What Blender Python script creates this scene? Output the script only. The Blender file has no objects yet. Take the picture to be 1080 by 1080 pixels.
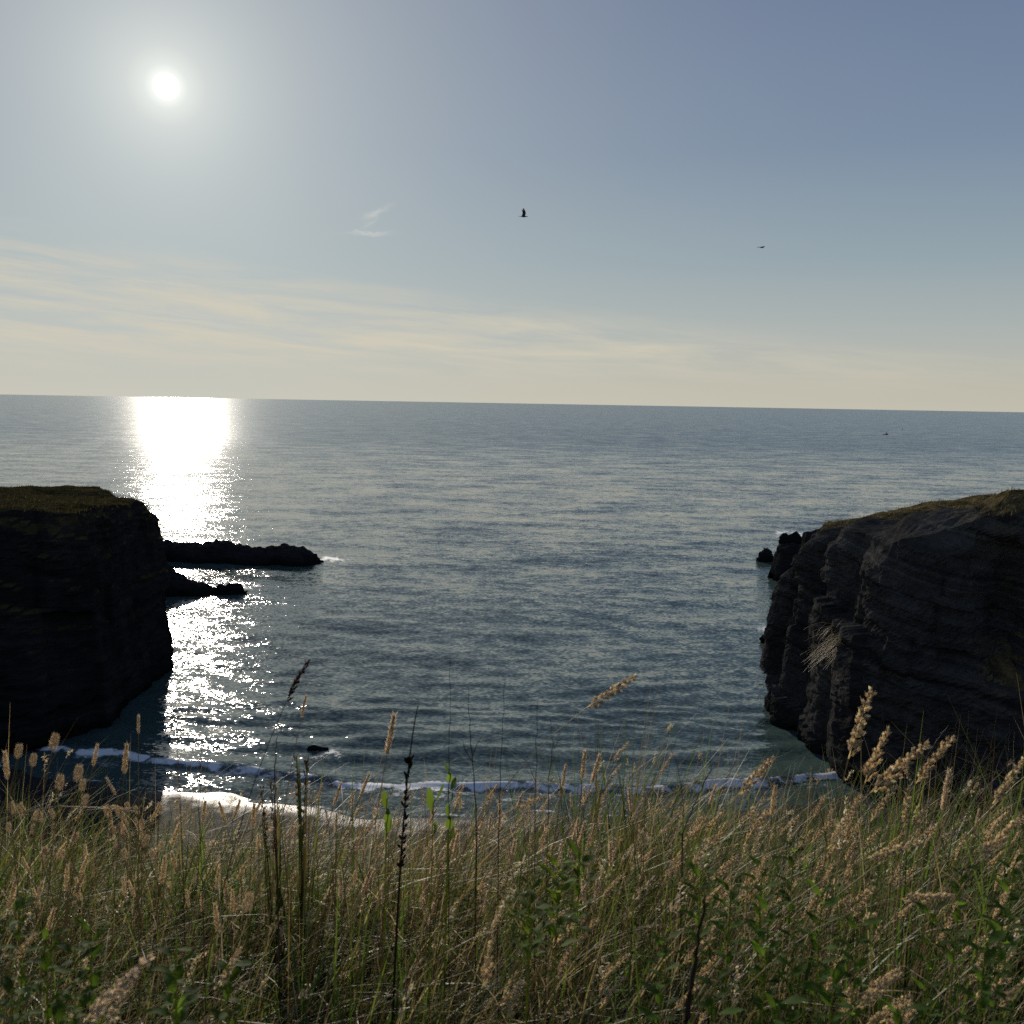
import bpy, bmesh, math, random
import numpy as np
from mathutils import Vector, Matrix

random.seed(11)
RNG = np.random.default_rng(11)
SC = bpy.context.scene
COL = SC.collection
R = math.radians

# ------------------------------------------------------------------ camera
CAM_Z = 25.0
F = 1015.0                      # focal length in pixels of the 1080 px photograph
PITCH, ROLL = R(-6.46), R(1.0)
cam_data = bpy.data.cameras.new('camera')
cam = bpy.data.objects.new('camera', cam_data)
COL.objects.link(cam)
cam.location = (0, 0, CAM_Z)
CROT = Matrix.Rotation(R(90) + PITCH, 3, 'X') @ Matrix.Rotation(ROLL, 3, 'Z')
cam.rotation_euler = CROT.to_euler()
cam_data.sensor_width = 36.0
cam_data.lens = 36.0 * F / 1080.0
cam_data.clip_start = 0.05
cam_data.clip_end = 200000.0
cam_data.dof.use_dof = True
cam_data.dof.focus_distance = 9.0
cam_data.dof.aperture_fstop = 11.0
SC.camera = cam


def ray(px, py):
    d = CROT @ Vector(((px - 540.0) / F, (540.0 - py) / F, -1.0))
    return d.normalized()


def at_z(px, py, z=0.0):
    d = ray(px, py)
    return Vector((0, 0, CAM_Z)) + d * ((z - CAM_Z) / d.z)


def at_y(px, py, Y):
    d = ray(px, py)
    return Vector((0, 0, CAM_Z)) + d * (Y / d.y)


SUN = ray(175, 91)
SUN_EL = math.asin(SUN.z)
SUN_AZ = math.atan2(SUN.x, SUN.y)

# ------------------------------------------------------------------ noise


def _hash(ix, iy, iz, seed):
    h = (ix.astype(np.int64) * 374761393 + iy.astype(np.int64) * 668265263 + iz.astype(np.int64) * 2147483647 * 3 + seed * 974634721) & 0xFFFFFFFF
    h = ((h ^ (h >> 13)) * 1274126177) & 0xFFFFFFFF
    h = ((h ^ (h >> 16)) * 2246822519) & 0xFFFFFFFF
    h = h ^ (h >> 15)
    return (h & 0xFFFFFF) / float(0xFFFFFF)


def vnoise(x, y, z, seed=0):
    x, y, z = np.broadcast_arrays(np.asarray(x, float), np.asarray(y, float), np.asarray(z, float))
    ix, iy, iz = np.floor(x), np.floor(y), np.floor(z)
    fx, fy, fz = x - ix, y - iy, z - iz
    fx, fy, fz = [f * f * (3 - 2 * f) for f in (fx, fy, fz)]
    r = 0
    for a in (0, 1):
        for b in (0, 1):
            for c in (0, 1):
                w = (fx if a else 1 - fx) * (fy if b else 1 - fy) * (fz if c else 1 - fz)
                r = r + w * _hash(ix + a, iy + b, iz + c, seed)
    return r * 2 - 1


def fbm(x, y, z, seed=0, octv=4, gain=0.5):
    r, a, f = 0, 1.0, 1.0
    for k in range(octv):
        r = r + a * vnoise(np.asarray(x) * f, np.asarray(y) * f, np.asarray(z) * f, seed + k * 17)
        a *= gain
        f *= 2.03
    return r


def sstep(a, b, x):
    t = np.clip((np.asarray(x, float) - a) / (b - a), 0, 1)
    return t * t * (3 - 2 * t)


# ------------------------------------------------------------------ object helpers
def tag(o, label=None, cat=None, group=None, kind=None):
    if label:
        o['label'] = label
    if cat:
        o['category'] = cat
    if group:
        o['group'] = group
    if kind:
        o['kind'] = kind
    return o


def link(name, data, parent=None):
    o = bpy.data.objects.new(name, data)
    COL.objects.link(o)
    if parent is not None:
        o.parent = parent
    return o


def mesh_from(name, verts, quads=None, tris=None, mat=None, smooth=True, attrs=None, cols=None):
    me = bpy.data.meshes.new(name)
    verts = np.asarray(verts, np.float32).reshape(-1, 3)
    loops, starts = [], []
    n = 0
    for fs, k in ((quads, 4), (tris, 3)):
        if fs is not None and len(fs):
            fs = np.asarray(fs, np.int32).reshape(-1, k)
            loops.append(fs.ravel())
            starts.append(n + np.arange(len(fs), dtype=np.int32) * k)
            n += fs.size
    loops = np.concatenate(loops)
    starts = np.concatenate(starts)
    me.vertices.add(len(verts))
    me.vertices.foreach_set('co', verts.ravel())
    me.loops.add(len(loops))
    me.loops.foreach_set('vertex_index', loops)
    me.polygons.add(len(starts))
    me.polygons.foreach_set('loop_start', starts)
    me.polygons.foreach_set('use_smooth', np.full(len(starts), smooth, bool))
    me.update(calc_edges=True)
    for k, v in (attrs or {}).items():
        a = me.attributes.new(k, 'FLOAT', 'POINT')
        a.data.foreach_set('value', np.asarray(v, np.float32).ravel())
    for k, v in (cols or {}).items():
        a = me.attributes.new(k, 'FLOAT_COLOR', 'POINT')
        a.data.foreach_set('color', np.asarray(v, np.float32).ravel())
    if mat:
        me.materials.append(mat)
    me.validate()
    return me


def grid_quads(nr, nc, wrap=False):
    r = np.arange(nr - 1)[:, None]
    c = np.arange(nc if wrap else nc - 1)[None, :]
    c2 = (c + 1) % nc
    q = np.stack([r * nc + c, r * nc + c2, (r + 1) * nc + c2, (r + 1) * nc + c], -1)
    return q.reshape(-1, 4)


# ------------------------------------------------------------------ materials
def new_mat(name):
    m = bpy.data.materials.new(name)
    m.use_nodes = True
    nt = m.node_tree
    nt.nodes.clear()
    return m, nt


def N(nt, typ, **kw):
    n = nt.nodes.new(typ)
    for k, v in kw.items():
        if k.startswith('_'):
            setattr(n, k[1:], v)
        else:
            key = int(k[1:]) if k[0] == 'i' and k[1:].isdigit() else k.replace('__', ' ')
            s = n.inputs[key]
            if isinstance(v, bpy.types.NodeSocket):
                nt.links.new(v, s)
            else:
                s.default_value = v
    return n


def math_n(nt, op, a, b=None, c=None, clamp=False):
    n = nt.nodes.new('ShaderNodeMath')
    n.operation = op
    n.use_clamp = clamp
    for i, v in enumerate((a, b, c)):
        if v is None:
            continue
        if isinstance(v, bpy.types.NodeSocket):
            nt.links.new(v, n.inputs[i])
        else:
            n.inputs[i].default_value = v
    return n.outputs[0]


def vmath(nt, op, a, b=None, scale=None):
    n = nt.nodes.new('ShaderNodeVectorMath')
    n.operation = op
    for i, v in enumerate((a, b)):
        if v is None:
            continue
        if isinstance(v, bpy.types.NodeSocket):
            nt.links.new(v, n.inputs[i])
        else:
            n.inputs[i].default_value = v
    if scale is not None:
        if isinstance(scale, bpy.types.NodeSocket):
            nt.links.new(scale, n.inputs['Scale'])
        else:
            n.inputs['Scale'].default_value = scale
    return n


def ramp(nt, fac, stops, interp='LINEAR'):
    n = nt.nodes.new('ShaderNodeValToRGB')
    n.color_ramp.interpolation = interp
    el = n.color_ramp.elements
    while len(el) < len(stops):
        el.new(0.5)
    for e, (p, c) in zip(el, stops):
        e.position = p
        e.color = (c, c, c, 1) if isinstance(c, (int, float)) else (*c, 1)
    nt.links.new(fac, n.inputs[0])
    return n.outputs[0]


def mixc(nt, fac, a, b, mode='MIX'):
    n = nt.nodes.new('ShaderNodeMix')
    n.data_type = 'RGBA'
    n.blend_type = mode
    for i, v in ((0, fac), (6, a), (7, b)):
        if isinstance(v, bpy.types.NodeSocket):
            nt.links.new(v, n.inputs[i])
        elif i == 0:
            n.inputs[i].default_value = v
        else:
            n.inputs[i].default_value = (*v, 1)
    return n.outputs[2]


def rock_mat(name, dark, light, grass=None, tilt=(0.10, 0.05), wet=True, bare=None):
    m, nt = new_mat(name)
    geo = N(nt, 'ShaderNodeNewGeometry')
    pos = geo.outputs['Position']
    sep = N(nt, 'ShaderNodeSeparateXYZ', i0=pos)
    bed = math_n(nt, 'ADD', sep.outputs[2], math_n(nt, 'ADD', math_n(nt, 'MULTIPLY', sep.outputs[0], tilt[0]), math_n(nt, 'MULTIPLY', sep.outputs[1], tilt[1])))
    big = N(nt, 'ShaderNodeTexNoise', i0=pos, Scale=0.25, Detail=5.0, Roughness=0.6)
    bedw = math_n(nt, 'ADD', bed, math_n(nt, 'MULTIPLY', big.outputs[0], 1.2))
    bn = N(nt, 'ShaderNodeTexNoise', _noise_dimensions='1D', W=bedw, Scale=1.7, Detail=6.0, Roughness=0.7)
    fine = N(nt, 'ShaderNodeTexNoise', i0=pos, Scale=2.6, Detail=6.0, Roughness=0.65)
    f = math_n(nt, 'ADD', math_n(nt, 'MULTIPLY', bn.outputs[0], 0.65), math_n(nt, 'MULTIPLY', fine.outputs[0], 0.35))
    col = mixc(nt, ramp(nt, f, [(0.36, 0.0), (0.64, 1.0)]), dark, light)
    col = mixc(nt, ramp(nt, big.outputs[0], [(0.4, 0.0), (0.68, 0.8)]), col, tuple(v * 0.55 for v in dark))
    rough = 0.85
    if wet:     # the tide line: darker, smoother rock
        w = ramp(nt, math_n(nt, 'ADD', math_n(nt, 'MULTIPLY', sep.outputs[2], 0.5), math_n(nt, 'MULTIPLY', fine.outputs[0], 0.6)), [(0.35, 1.0), (0.95, 0.0)])
        col = mixc(nt, w, col, (dark[0] * 0.45, dark[1] * 0.47, dark[2] * 0.42))
    if grass is not None:
        nrm = N(nt, 'ShaderNodeSeparateXYZ', i0=geo.outputs['Normal'])
        g = math_n(nt, 'ADD', nrm.outputs[2], math_n(nt, 'MULTIPLY', math_n(nt, 'SUBTRACT', fine.outputs[0], 0.5), 0.9))
        gm = math_n(nt, 'MULTIPLY', ramp(nt, g, [(0.52, 0.0), (0.75, 1.0)]), ramp(nt, math_n(nt, 'MULTIPLY', sep.outputs[2], 0.1), [(0.45, 0.0), (0.8, 1.0)]))
        if bare:      # no soil on the seaward end
            gm = math_n(nt, 'MULTIPLY', gm, N(nt, 'ShaderNodeMapRange', Value=math_n(nt, 'ADD', sep.outputs[0], math_n(nt, 'MULTIPLY', big.outputs[0], 6.0)), i1=bare[0] + 3.0, i2=bare[1] + 3.0).outputs[0])
        gn = N(nt, 'ShaderNodeTexNoise', i0=pos, Scale=0.9, Detail=7.0, Roughness=0.7)
        gcol = mixc(nt, ramp(nt, gn.outputs[0], [(0.38, 0.0), (0.6, 1.0)]), grass[0], grass[1])
        col = mixc(nt, gm, col, gcol)
    h = math_n(nt, 'ADD', math_n(nt, 'MULTIPLY', bn.outputs[0], 1.0), math_n(nt, 'MULTIPLY', fine.outputs[0], 1.0))
    bump = N(nt, 'ShaderNodeBump', Strength=0.9, Distance=0.35, Height=h)
    b = N(nt, 'ShaderNodeBsdfDiffuse', Color=col, Roughness=0.6, Normal=bump.outputs[0])
    o = N(nt, 'ShaderNodeOutputMaterial', i0=b.outputs[0])
    return m


def leaf_mat(name, rough=0.5, trans=0.45, spec=0.18, gain=1.0, tgain=1.0, tt=(1.2, 1.16, 0.82)):
    """grass and leaves: colour from the 'tint' attribute, part of the light goes through"""
    m, nt = new_mat(name)
    a = N(nt, 'ShaderNodeAttribute', _attribute_name='tint')
    c = mixc(nt, 1.0, a.outputs[0], (gain, gain, gain), 'MULTIPLY')
    ct = mixc(nt, 1.0, a.outputs[0], (tt[0] * tgain, tt[1] * tgain, tt[2] * tgain), 'MULTIPLY')
    b = N(nt, 'ShaderNodeBsdfPrincipled', Base__Color=c, Roughness=rough)
    b.inputs['Specular IOR Level'].default_value = spec
    t = N(nt, 'ShaderNodeBsdfTranslucent', Color=ct)
    mx = N(nt, 'ShaderNodeMixShader', i0=trans, i1=b.outputs[0], i2=t.outputs[0])
    N(nt, 'ShaderNodeOutputMaterial', i0=mx.outputs[0])
    return m


def plain_mat(name, col, rough=0.6):
    m, nt = new_mat(name)
    geo = N(nt, 'ShaderNodeNewGeometry')
    n = N(nt, 'ShaderNodeTexNoise', i0=geo.outputs['Position'], Scale=9.0, Detail=4.0)
    c = mixc(nt, n.outputs[0], tuple(v * 0.75 for v in col), tuple(min(1, v * 1.25) for v in col))
    b = N(nt, 'ShaderNodeBsdfPrincipled', Base__Color=c, Roughness=rough)
    N(nt, 'ShaderNodeOutputMaterial', i0=b.outputs[0])
    return m


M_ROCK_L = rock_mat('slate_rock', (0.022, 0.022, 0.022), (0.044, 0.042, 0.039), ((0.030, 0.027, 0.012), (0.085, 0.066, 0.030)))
M_ROCK_R = rock_mat('layered_rock', (0.036, 0.036, 0.035), (0.125, 0.118, 0.105), ((0.05, 0.045, 0.018), (0.20, 0.15, 0.07)), tilt=(0.22, -0.10), bare=(28.0, 32.0))
M_REEF = rock_mat('reef_rock', (0.024, 0.024, 0.024), (0.042, 0.040, 0.037), None)
M_GRASS = leaf_mat('grass_blade', trans=0.34)
M_TURF = leaf_mat('short_turf', rough=0.9, trans=0.25, spec=0.0)
M_HEAD = leaf_mat('seed_head', rough=0.7, trans=0.68, gain=1.0, tgain=1.15, tt=(1.0, 0.98, 0.95))
M_LEAF = leaf_mat('broad_leaf', rough=0.7, trans=0.62, spec=0.08, gain=0.9, tgain=1.9, tt=(1.3, 1.2, 0.6))

# ------------------------------------------------------------------ shore line (from the photograph's breaker line)
_bp = [(-200, 776), (-80, 780), (0, 784), (60, 787), (100, 791), (150, 798), (200, 805), (250, 812), (300, 817), (350, 821), (400, 824), (450, 827), (500, 829),
       (560, 830), (640, 829), (700, 827), (780, 823), (830, 819), (880, 813), (960, 806), (1080, 798)]
_bw = [at_z(p, q, 0.2) for p, q in _bp]
_bx = np.array([p.x for p in _bw])
_by = np.array([p.y for p in _bw])
BREAK_SHIFT = 0.0


def break_y(x):
    return np.interp(x, _bx, _by)


def shore_y(x):
    x = np.asarray(x, float)
    return break_y(x) - 4.3 + 0.5 * np.sin(x * 0.33 + 1.0) + 0.25 * np.sin(x * 0.9)


# ------------------------------------------------------------------ sea
def build_sea():
    nc, nr = 760, 900
    az = np.linspace(R(-62), R(62), nc)
    rad = np.concatenate([np.linspace(44, 80, 180, endpoint=False), np.geomspace(80, 90000, nr - 180)])
    rr, aa = np.meshgrid(rad, az, indexing='ij')
    x = rr * np.sin(aa)
    y = rr * np.cos(aa)
    dr = np.gradient(rad)[:, None] * np.ones_like(aa)
    z = np.zeros_like(x)
    rng = np.random.default_rng(5)
    sx, sy = np.zeros_like(x), np.zeros_like(x)
    for k in range(46):
        lam = 1.3 * (14.0 / 1.3) ** rng.random()
        th = rng.normal(0, 0.42) + R(8)
        kx, ky = math.sin(th) * 2 * math.pi / lam, math.cos(th) * 2 * math.pi / lam
        slope = 0.0095 if lam > 4 else 0.024
        amp = slope * lam / (2 * math.pi)
        fade = sstep(2.2, 4.5, lam / dr)
        ph = kx * x + ky * y + rng.random() * 6.28
        env = 0.6 + 0.8 * (0.5 + 0.5 * vnoise(x / 35, y / 25, k * 3.7, 3)) if k % 2 == 0 else 1.0
        z += amp * env * fade * np.sin(ph)
    by = break_y(x)
    d = y - by
    z *= 0.25 + 0.75 * sstep(-1, 9, d)
    wob = 0.5 * fbm(x / 5, 0, 0, 9, 3)
    dd = d + wob
    # breaking wave: steep front towards the beach, long back
    hgt = 0.36 * (0.65 + 0.5 * vnoise(x / 7, 1, 0, 21))
    z += hgt * np.where(dd < 0, np.exp(-(dd / 0.45) ** 2), np.exp(-(dd / 1.7) ** 2))
    z += 0.16 * np.exp(-((dd - 5.2 + 0.8 * vnoise(x / 9, 3, 0, 22)) / 1.2) ** 2)
    z += 0.10 * np.exp(-((dd - 10.5 + 1.4 * vnoise(x / 12, 5, 0, 23)) / 1.6) ** 2)
    z += np.where(d < 0, -0.02 * d * 0, 0)
    # foam: on the breaker, in the wash, round the rocks
    pxs = 540 + F * x / np.maximum(y, 1)          # only used as bearing: which stretch of the beach breaks
    strong = 0.62 + 0.30 * sstep(395, 440, pxs) * (1 - sstep(540, 600, pxs)) + 0.15 * sstep(620, 700, pxs) + 0.0 * pxs
    n1 = fbm(x / 0.9, y / 0.5, 0, 31, 4)
    crest = np.exp(-((dd + 0.25) / 0.36) ** 2) * strong
    wash = sstep(-4.6, -0.3, d) * (1 - sstep(-0.3, 0.3, d)) * (0.14 + 0.25 * strong)
    edge = np.exp(-((y - shore_y(x) - 0.25) / 0.25) ** 2) * 0.45
    foam = np.clip(crest * (1.0 + 0.6 * n1) + wash * (0.6 + 1.0 * n1) + edge * (0.6 + 0.8 * n1), 0, 1)
    foam = np.where(y < 75, foam, 0)
    for (px, py, r0, s) in ((835, 563, 3.0, 0.9), (814, 664, 2.0, 0.6), (806, 585, 1.6, 0.5), (350, 590, 3.0, 0.45), (262, 618, 2.0, 0.4), (838, 600, 2.5, 0.35), (345, 797, 1.2, 0.35)):
        p = at_z(px, py)
        g = np.exp(-(((x - p.x) / (r0 * 1.3)) ** 2 + ((y - p.y) / (r0 * 1.6)) ** 2))
        foam = np.maximum(foam, np.clip(g * s * (1 + 0.9 * n1), 0, 1))
    m, nt = new_mat('sea_water')
    geo = N(nt, 'ShaderNodeNewGeometry')
    pos = geo.outputs['Position']
    mp = N(nt, 'ShaderNodeMapping', i0=pos)
    mp.inputs['Scale'].default_value = (0.62, 1.0, 1.0)
    mp.inputs['Rotation'].default_value = (0, 0, R(6))
    v = mp.outputs[0]
    na = N(nt, 'ShaderNodeTexNoise', i0=v, Scale=4.2, Detail=2.0, Roughness=0.55)
    nb = N(nt, 'ShaderNodeTexNoise', i0=vmath(nt, 'ADD', v, (57.3, 21.1, 3.0)).outputs[0], Scale=0.8, Detail=3.0, Roughness=0.5)
    big = N(nt, 'ShaderNodeTexNoise', i0=v, Scale=0.022, Detail=4.0, Roughness=0.6)      # gusts: rougher and smoother patches
    far = N(nt, 'ShaderNodeTexNoise', i0=vmath(nt, 'ADD', v, (7.3, 121.1, 9.0)).outputs[0], Scale=0.12, Detail=2.0, Roughness=0.5)
    va = vmath(nt, 'MULTIPLY', vmath(nt, 'SUBTRACT', na.outputs[1], (0.5, 0.5, 0.5)).outputs[0], (0.62, 0.60, 0.0)).outputs[0]
    vb = vmath(nt, 'MULTIPLY', vmath(nt, 'SUBTRACT', nb.outputs[1], (0.5, 0.5, 0.5)).outputs[0], (0.30, 0.38, 0.0)).outputs[0]
    vf = vmath(nt, 'MULTIPLY', vmath(nt, 'SUBTRACT', far.outputs[1], (0.5, 0.5, 0.5)).outputs[0], (0.12, 0.34, 0.0)).outputs[0]
    s = vmath(nt, 'ADD', vmath(nt, 'ADD', va, vb).outputs[0], vf).outputs[0]
    gust = ramp(nt, big.outputs[0], [(0.3, 0.84), (0.7, 1.08)])
    gfar = ramp(nt, N(nt, 'ShaderNodeTexNoise', i0=v, Scale=0.5, Detail=5.0, Roughness=0.7).outputs[0], [(0.36, 0.3), (0.5, 0.8), (0.64, 2.4)])
    # offshore the waves too small to tell apart become surface roughness
    ysep = N(nt, 'ShaderNodeSeparateXYZ', i0=pos).outputs[1]
    off = N(nt, 'ShaderNodeMapRange', Value=ysep, i1=110.0, i2=700.0, _interpolation_type='SMOOTHSTEP').outputs[0]
    farr = N(nt, 'ShaderNodeMapRange', Value=off, i3=0.055, i4=0.12).outputs[0]
    s = vmath(nt, 'SCALE', s, scale=N(nt, 'ShaderNodeMix', i0=off, i2=gust, i3=math_n(nt, 'MULTIPLY', gfar, 0.52)).outputs[0]).outputs[0]
    s = vmath(nt, 'MULTIPLY', s, N(nt, 'ShaderNodeCombineXYZ', i0=math_n(nt, 'SUBTRACT', 1.0, math_n(nt, 'MULTIPLY', off, 0.38)), i1=1.0, i2=1.0).outputs[0]).outputs[0]
    # offshore only the wave fronts turned to the land show; the backs hide behind them
    s = vmath(nt, 'ADD', s, N(nt, 'ShaderNodeCombineXYZ', i1=math_n(nt, 'MULTIPLY', off, -0.085)).outputs[0]).outputs[0]
    nrm = vmath(nt, 'NORMALIZE', vmath(nt, 'ADD', geo.outputs['Normal'], s).outputs[0]).outputs[0]
    w = N(nt, 'ShaderNodeBsdfPrincipled', Base__Color=(0.045, 0.074, 0.069, 1), Roughness=farr, IOR=1.333, Normal=nrm)
    fa = N(nt, 'ShaderNodeAttribute', _attribute_name='foam')
    fn = N(nt, 'ShaderNodeTexNoise', i0=pos, Scale=4.5, Detail=5.0, Roughness=0.7)
    ff = ramp(nt, math_n(nt, 'ADD', fa.outputs['Fac'], math_n(nt, 'MULTIPLY', math_n(nt, 'SUBTRACT', fn.outputs[0], 0.5), 1.1)), [(0.34, 0.0), (0.75, 1.0)])
    ff = math_n(nt, 'MULTIPLY', ff, ramp(nt, fa.outputs['Fac'], [(0.02, 0.0), (0.15, 1.0)]))
    fo = N(nt, 'ShaderNodeBsdfPrincipled', Base__Color=(0.72, 0.74, 0.74, 1), Roughness=0.7)
    mx = N(nt, 'ShaderNodeMixShader', i0=ff, i1=w.outputs[0], i2=fo.outputs[0])
    N(nt, 'ShaderNodeOutputMaterial', i0=mx.outputs[0])
    me = mesh_from('sea', np.stack([x, y, z], -1), grid_quads(nr, nc)[:, ::-1], mat=m, attrs={'foam': foam})
    o = link('sea', me)
    tag(o, 'rippled grey-blue sea glittering under the sun out to the horizon', 'sea', kind='structure')


build_sea()


# ------------------------------------------------------------------ ground of the clifftop, slope and beach
def gz(x, y):
    x = np.asarray(x, float)
    y = np.asarray(y, float)
    top = 23.54 - 0.05 * y + 0.07 * fbm(x / 1.3, y / 1.3, 0, 41, 3) + 0.05 * np.sin(x * 0.9 + 0.5)
    drop = np.maximum(y - 2.5, 0)
    z = top - 0.72 * (np.sqrt(drop ** 2 + 0.5 ** 2) - 0.5)
    rough = 0.35 * sstep(4, 10, y) * fbm(x / 4, y / 4, 0, 43, 4)
    return np.maximum(z + rough, -2.0)


def build_ground():
    xs = np.concatenate([np.linspace(-95, -6, 70, endpoint=False), np.linspace(-6, 6, 120, endpoint=False), np.linspace(6, 115, 80)])
    ys = np.concatenate([np.linspace(-30, -2, 15, endpoint=False), np.linspace(-2, 6, 80, endpoint=False), np.linspace(6, 42, 60)])
    x, y = np.meshgrid(xs, ys)
    z = gz(x, y)
    m, nt = new_mat('earth_and_thatch')
    geo = N(nt, 'ShaderNodeNewGeometry')
    n = N(nt, 'ShaderNodeTexNoise', i0=geo.outputs['Position'], Scale=18.0, Detail=6.0, Roughness=0.7)
    c = mixc(nt, ramp(nt, n.outputs[0], [(0.35, 0.0), (0.65, 1.0)]), (0.022, 0.020, 0.010), (0.065, 0.055, 0.028))
    bm = N(nt, 'ShaderNodeBump', Strength=0.8, Distance=0.03, Height=n.outputs[0])
    b = N(nt, 'ShaderNodeBsdfPrincipled', Base__Color=c, Roughness=0.9, Normal=bm.outputs[0])
    N(nt, 'ShaderNodeOutputMaterial', i0=b.outputs[0])
    o = link('hillside', mesh_from('hillside', np.stack([x, y, z], -1), grid_quads(len(ys), len(xs)), mat=m))
    tag(o, 'steep grassy clifftop slope falling away to the beach', 'hillside', kind='structure')
    # beach
    xs = np.linspace(-62, 60, 320)
    t = np.linspace(-34, 14, 220)
    x, d = np.meshgrid(xs, t)
    y = shore_y(x) + d
    z = np.where(d < 0, -d * 0.055, -d * 0.09) + 0.025 * fbm(x / 2.2, y / 1.2, 0, 51, 4) + 0.10 * sstep(-6, -14, d) * fbm(x / 1.1, y / 1.1, 0, 55, 3)
    m, nt = new_mat('wet_sand')
    geo = N(nt, 'ShaderNodeNewGeometry')
    pos = geo.outputs['Position']
    sep = N(nt, 'ShaderNodeSeparateXYZ', i0=pos)
    n = N(nt, 'ShaderNodeTexNoise', i0=pos, Scale=3.0, Detail=7.0, Roughness=0.7)
    n2 = N(nt, 'ShaderNodeTexNoise', i0=pos, Scale=0.5, Detail=4.0, Roughness=0.6)
    peb = N(nt, 'ShaderNodeTexVoronoi', i0=pos, Scale=13.0)
    hz = math_n(nt, 'ADD', sep.outputs[2], math_n(nt, 'MULTIPLY', math_n(nt, 'SUBTRACT', n2.outputs[0], 0.5), 0.35))
    dry = ramp(nt, hz, [(0.0, 0.0), (0.13, 1.0)])
    wetc = mixc(nt, n.outputs[0], (0.018, 0.018, 0.018), (0.034, 0.032, 0.031))
    dryc = mixc(nt, peb.outputs['Distance'], (0.034, 0.034, 0.035), (0.013, 0.013, 0.014))
    c = mixc(nt, dry, wetc, dryc)
    ro = N(nt, 'ShaderNodeMix', i0=dry, i2=0.34, i3=0.55)
    bh = math_n(nt, 'ADD', math_n(nt, 'MULTIPLY', n.outputs[0], 0.5), math_n(nt, 'MULTIPLY', math_n(nt, 'MULTIPLY', peb.outputs['Distance'], dry), 1.0))
    bm = N(nt, 'ShaderNodeBump', Strength=0.6, Distance=0.07, Height=bh)
    b = N(nt, 'ShaderNodeBsdfPrincipled', Base__Color=c, Roughness=ro.outputs[0], Normal=bm.outputs[0], IOR=1.33)
    nt.links.new(N(nt, 'ShaderNodeMapRange', Value=dry, i3=0.22, i4=0.015).outputs[0], b.inputs['Specular IOR Level'])
    N(nt, 'ShaderNodeOutputMaterial', i0=b.outputs[0])
    o = link('beach', mesh_from('beach', np.stack([x, y, z], -1), grid_quads(len(t), len(xs)), mat=m))
    tag(o, 'small dark wet shingle beach in the cove between the two headlands', 'beach', kind='structure')


build_ground()


# ------------------------------------------------------------------ headlands
def idw(ctrl):
    cx = np.array([c[0] for c in ctrl], float)
    cy = np.array([c[1] for c in ctrl], float)
    cz = np.array([c[2] for c in ctrl], float)

    def f(x, y):
        x = np.asarray(x, float)[..., None]
        y = np.asarray(y, float)[..., None]
        w = 1.0 / (((x - cx) ** 2 + (y - cy) ** 2) + 1.0) ** 1.7
        return (w * cz).sum(-1) / w.sum(-1)
    return f


def resample(poly, step, rounds=1):
    p = [np.array(q, float) for q in poly]
    for _ in range(rounds):
        o = []
        for i in range(len(p)):
            a, b = p[i], p[(i + 1) % len(p)]
            o += [a * 0.75 + b * 0.25, a * 0.25 + b * 0.75]
        p = o
    p = np.array(p)
    q = np.vstack([p, p[:1]])
    s = np.concatenate([[0], np.cumsum(np.hypot(*np.diff(q, axis=0).T))])
    n = int(s[-1] / step)
    u = np.linspace(0, s[-1], n, endpoint=False)
    return np.stack([np.interp(u, s, q[:, 0]), np.interp(u, s, q[:, 1])], -1), u


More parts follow.
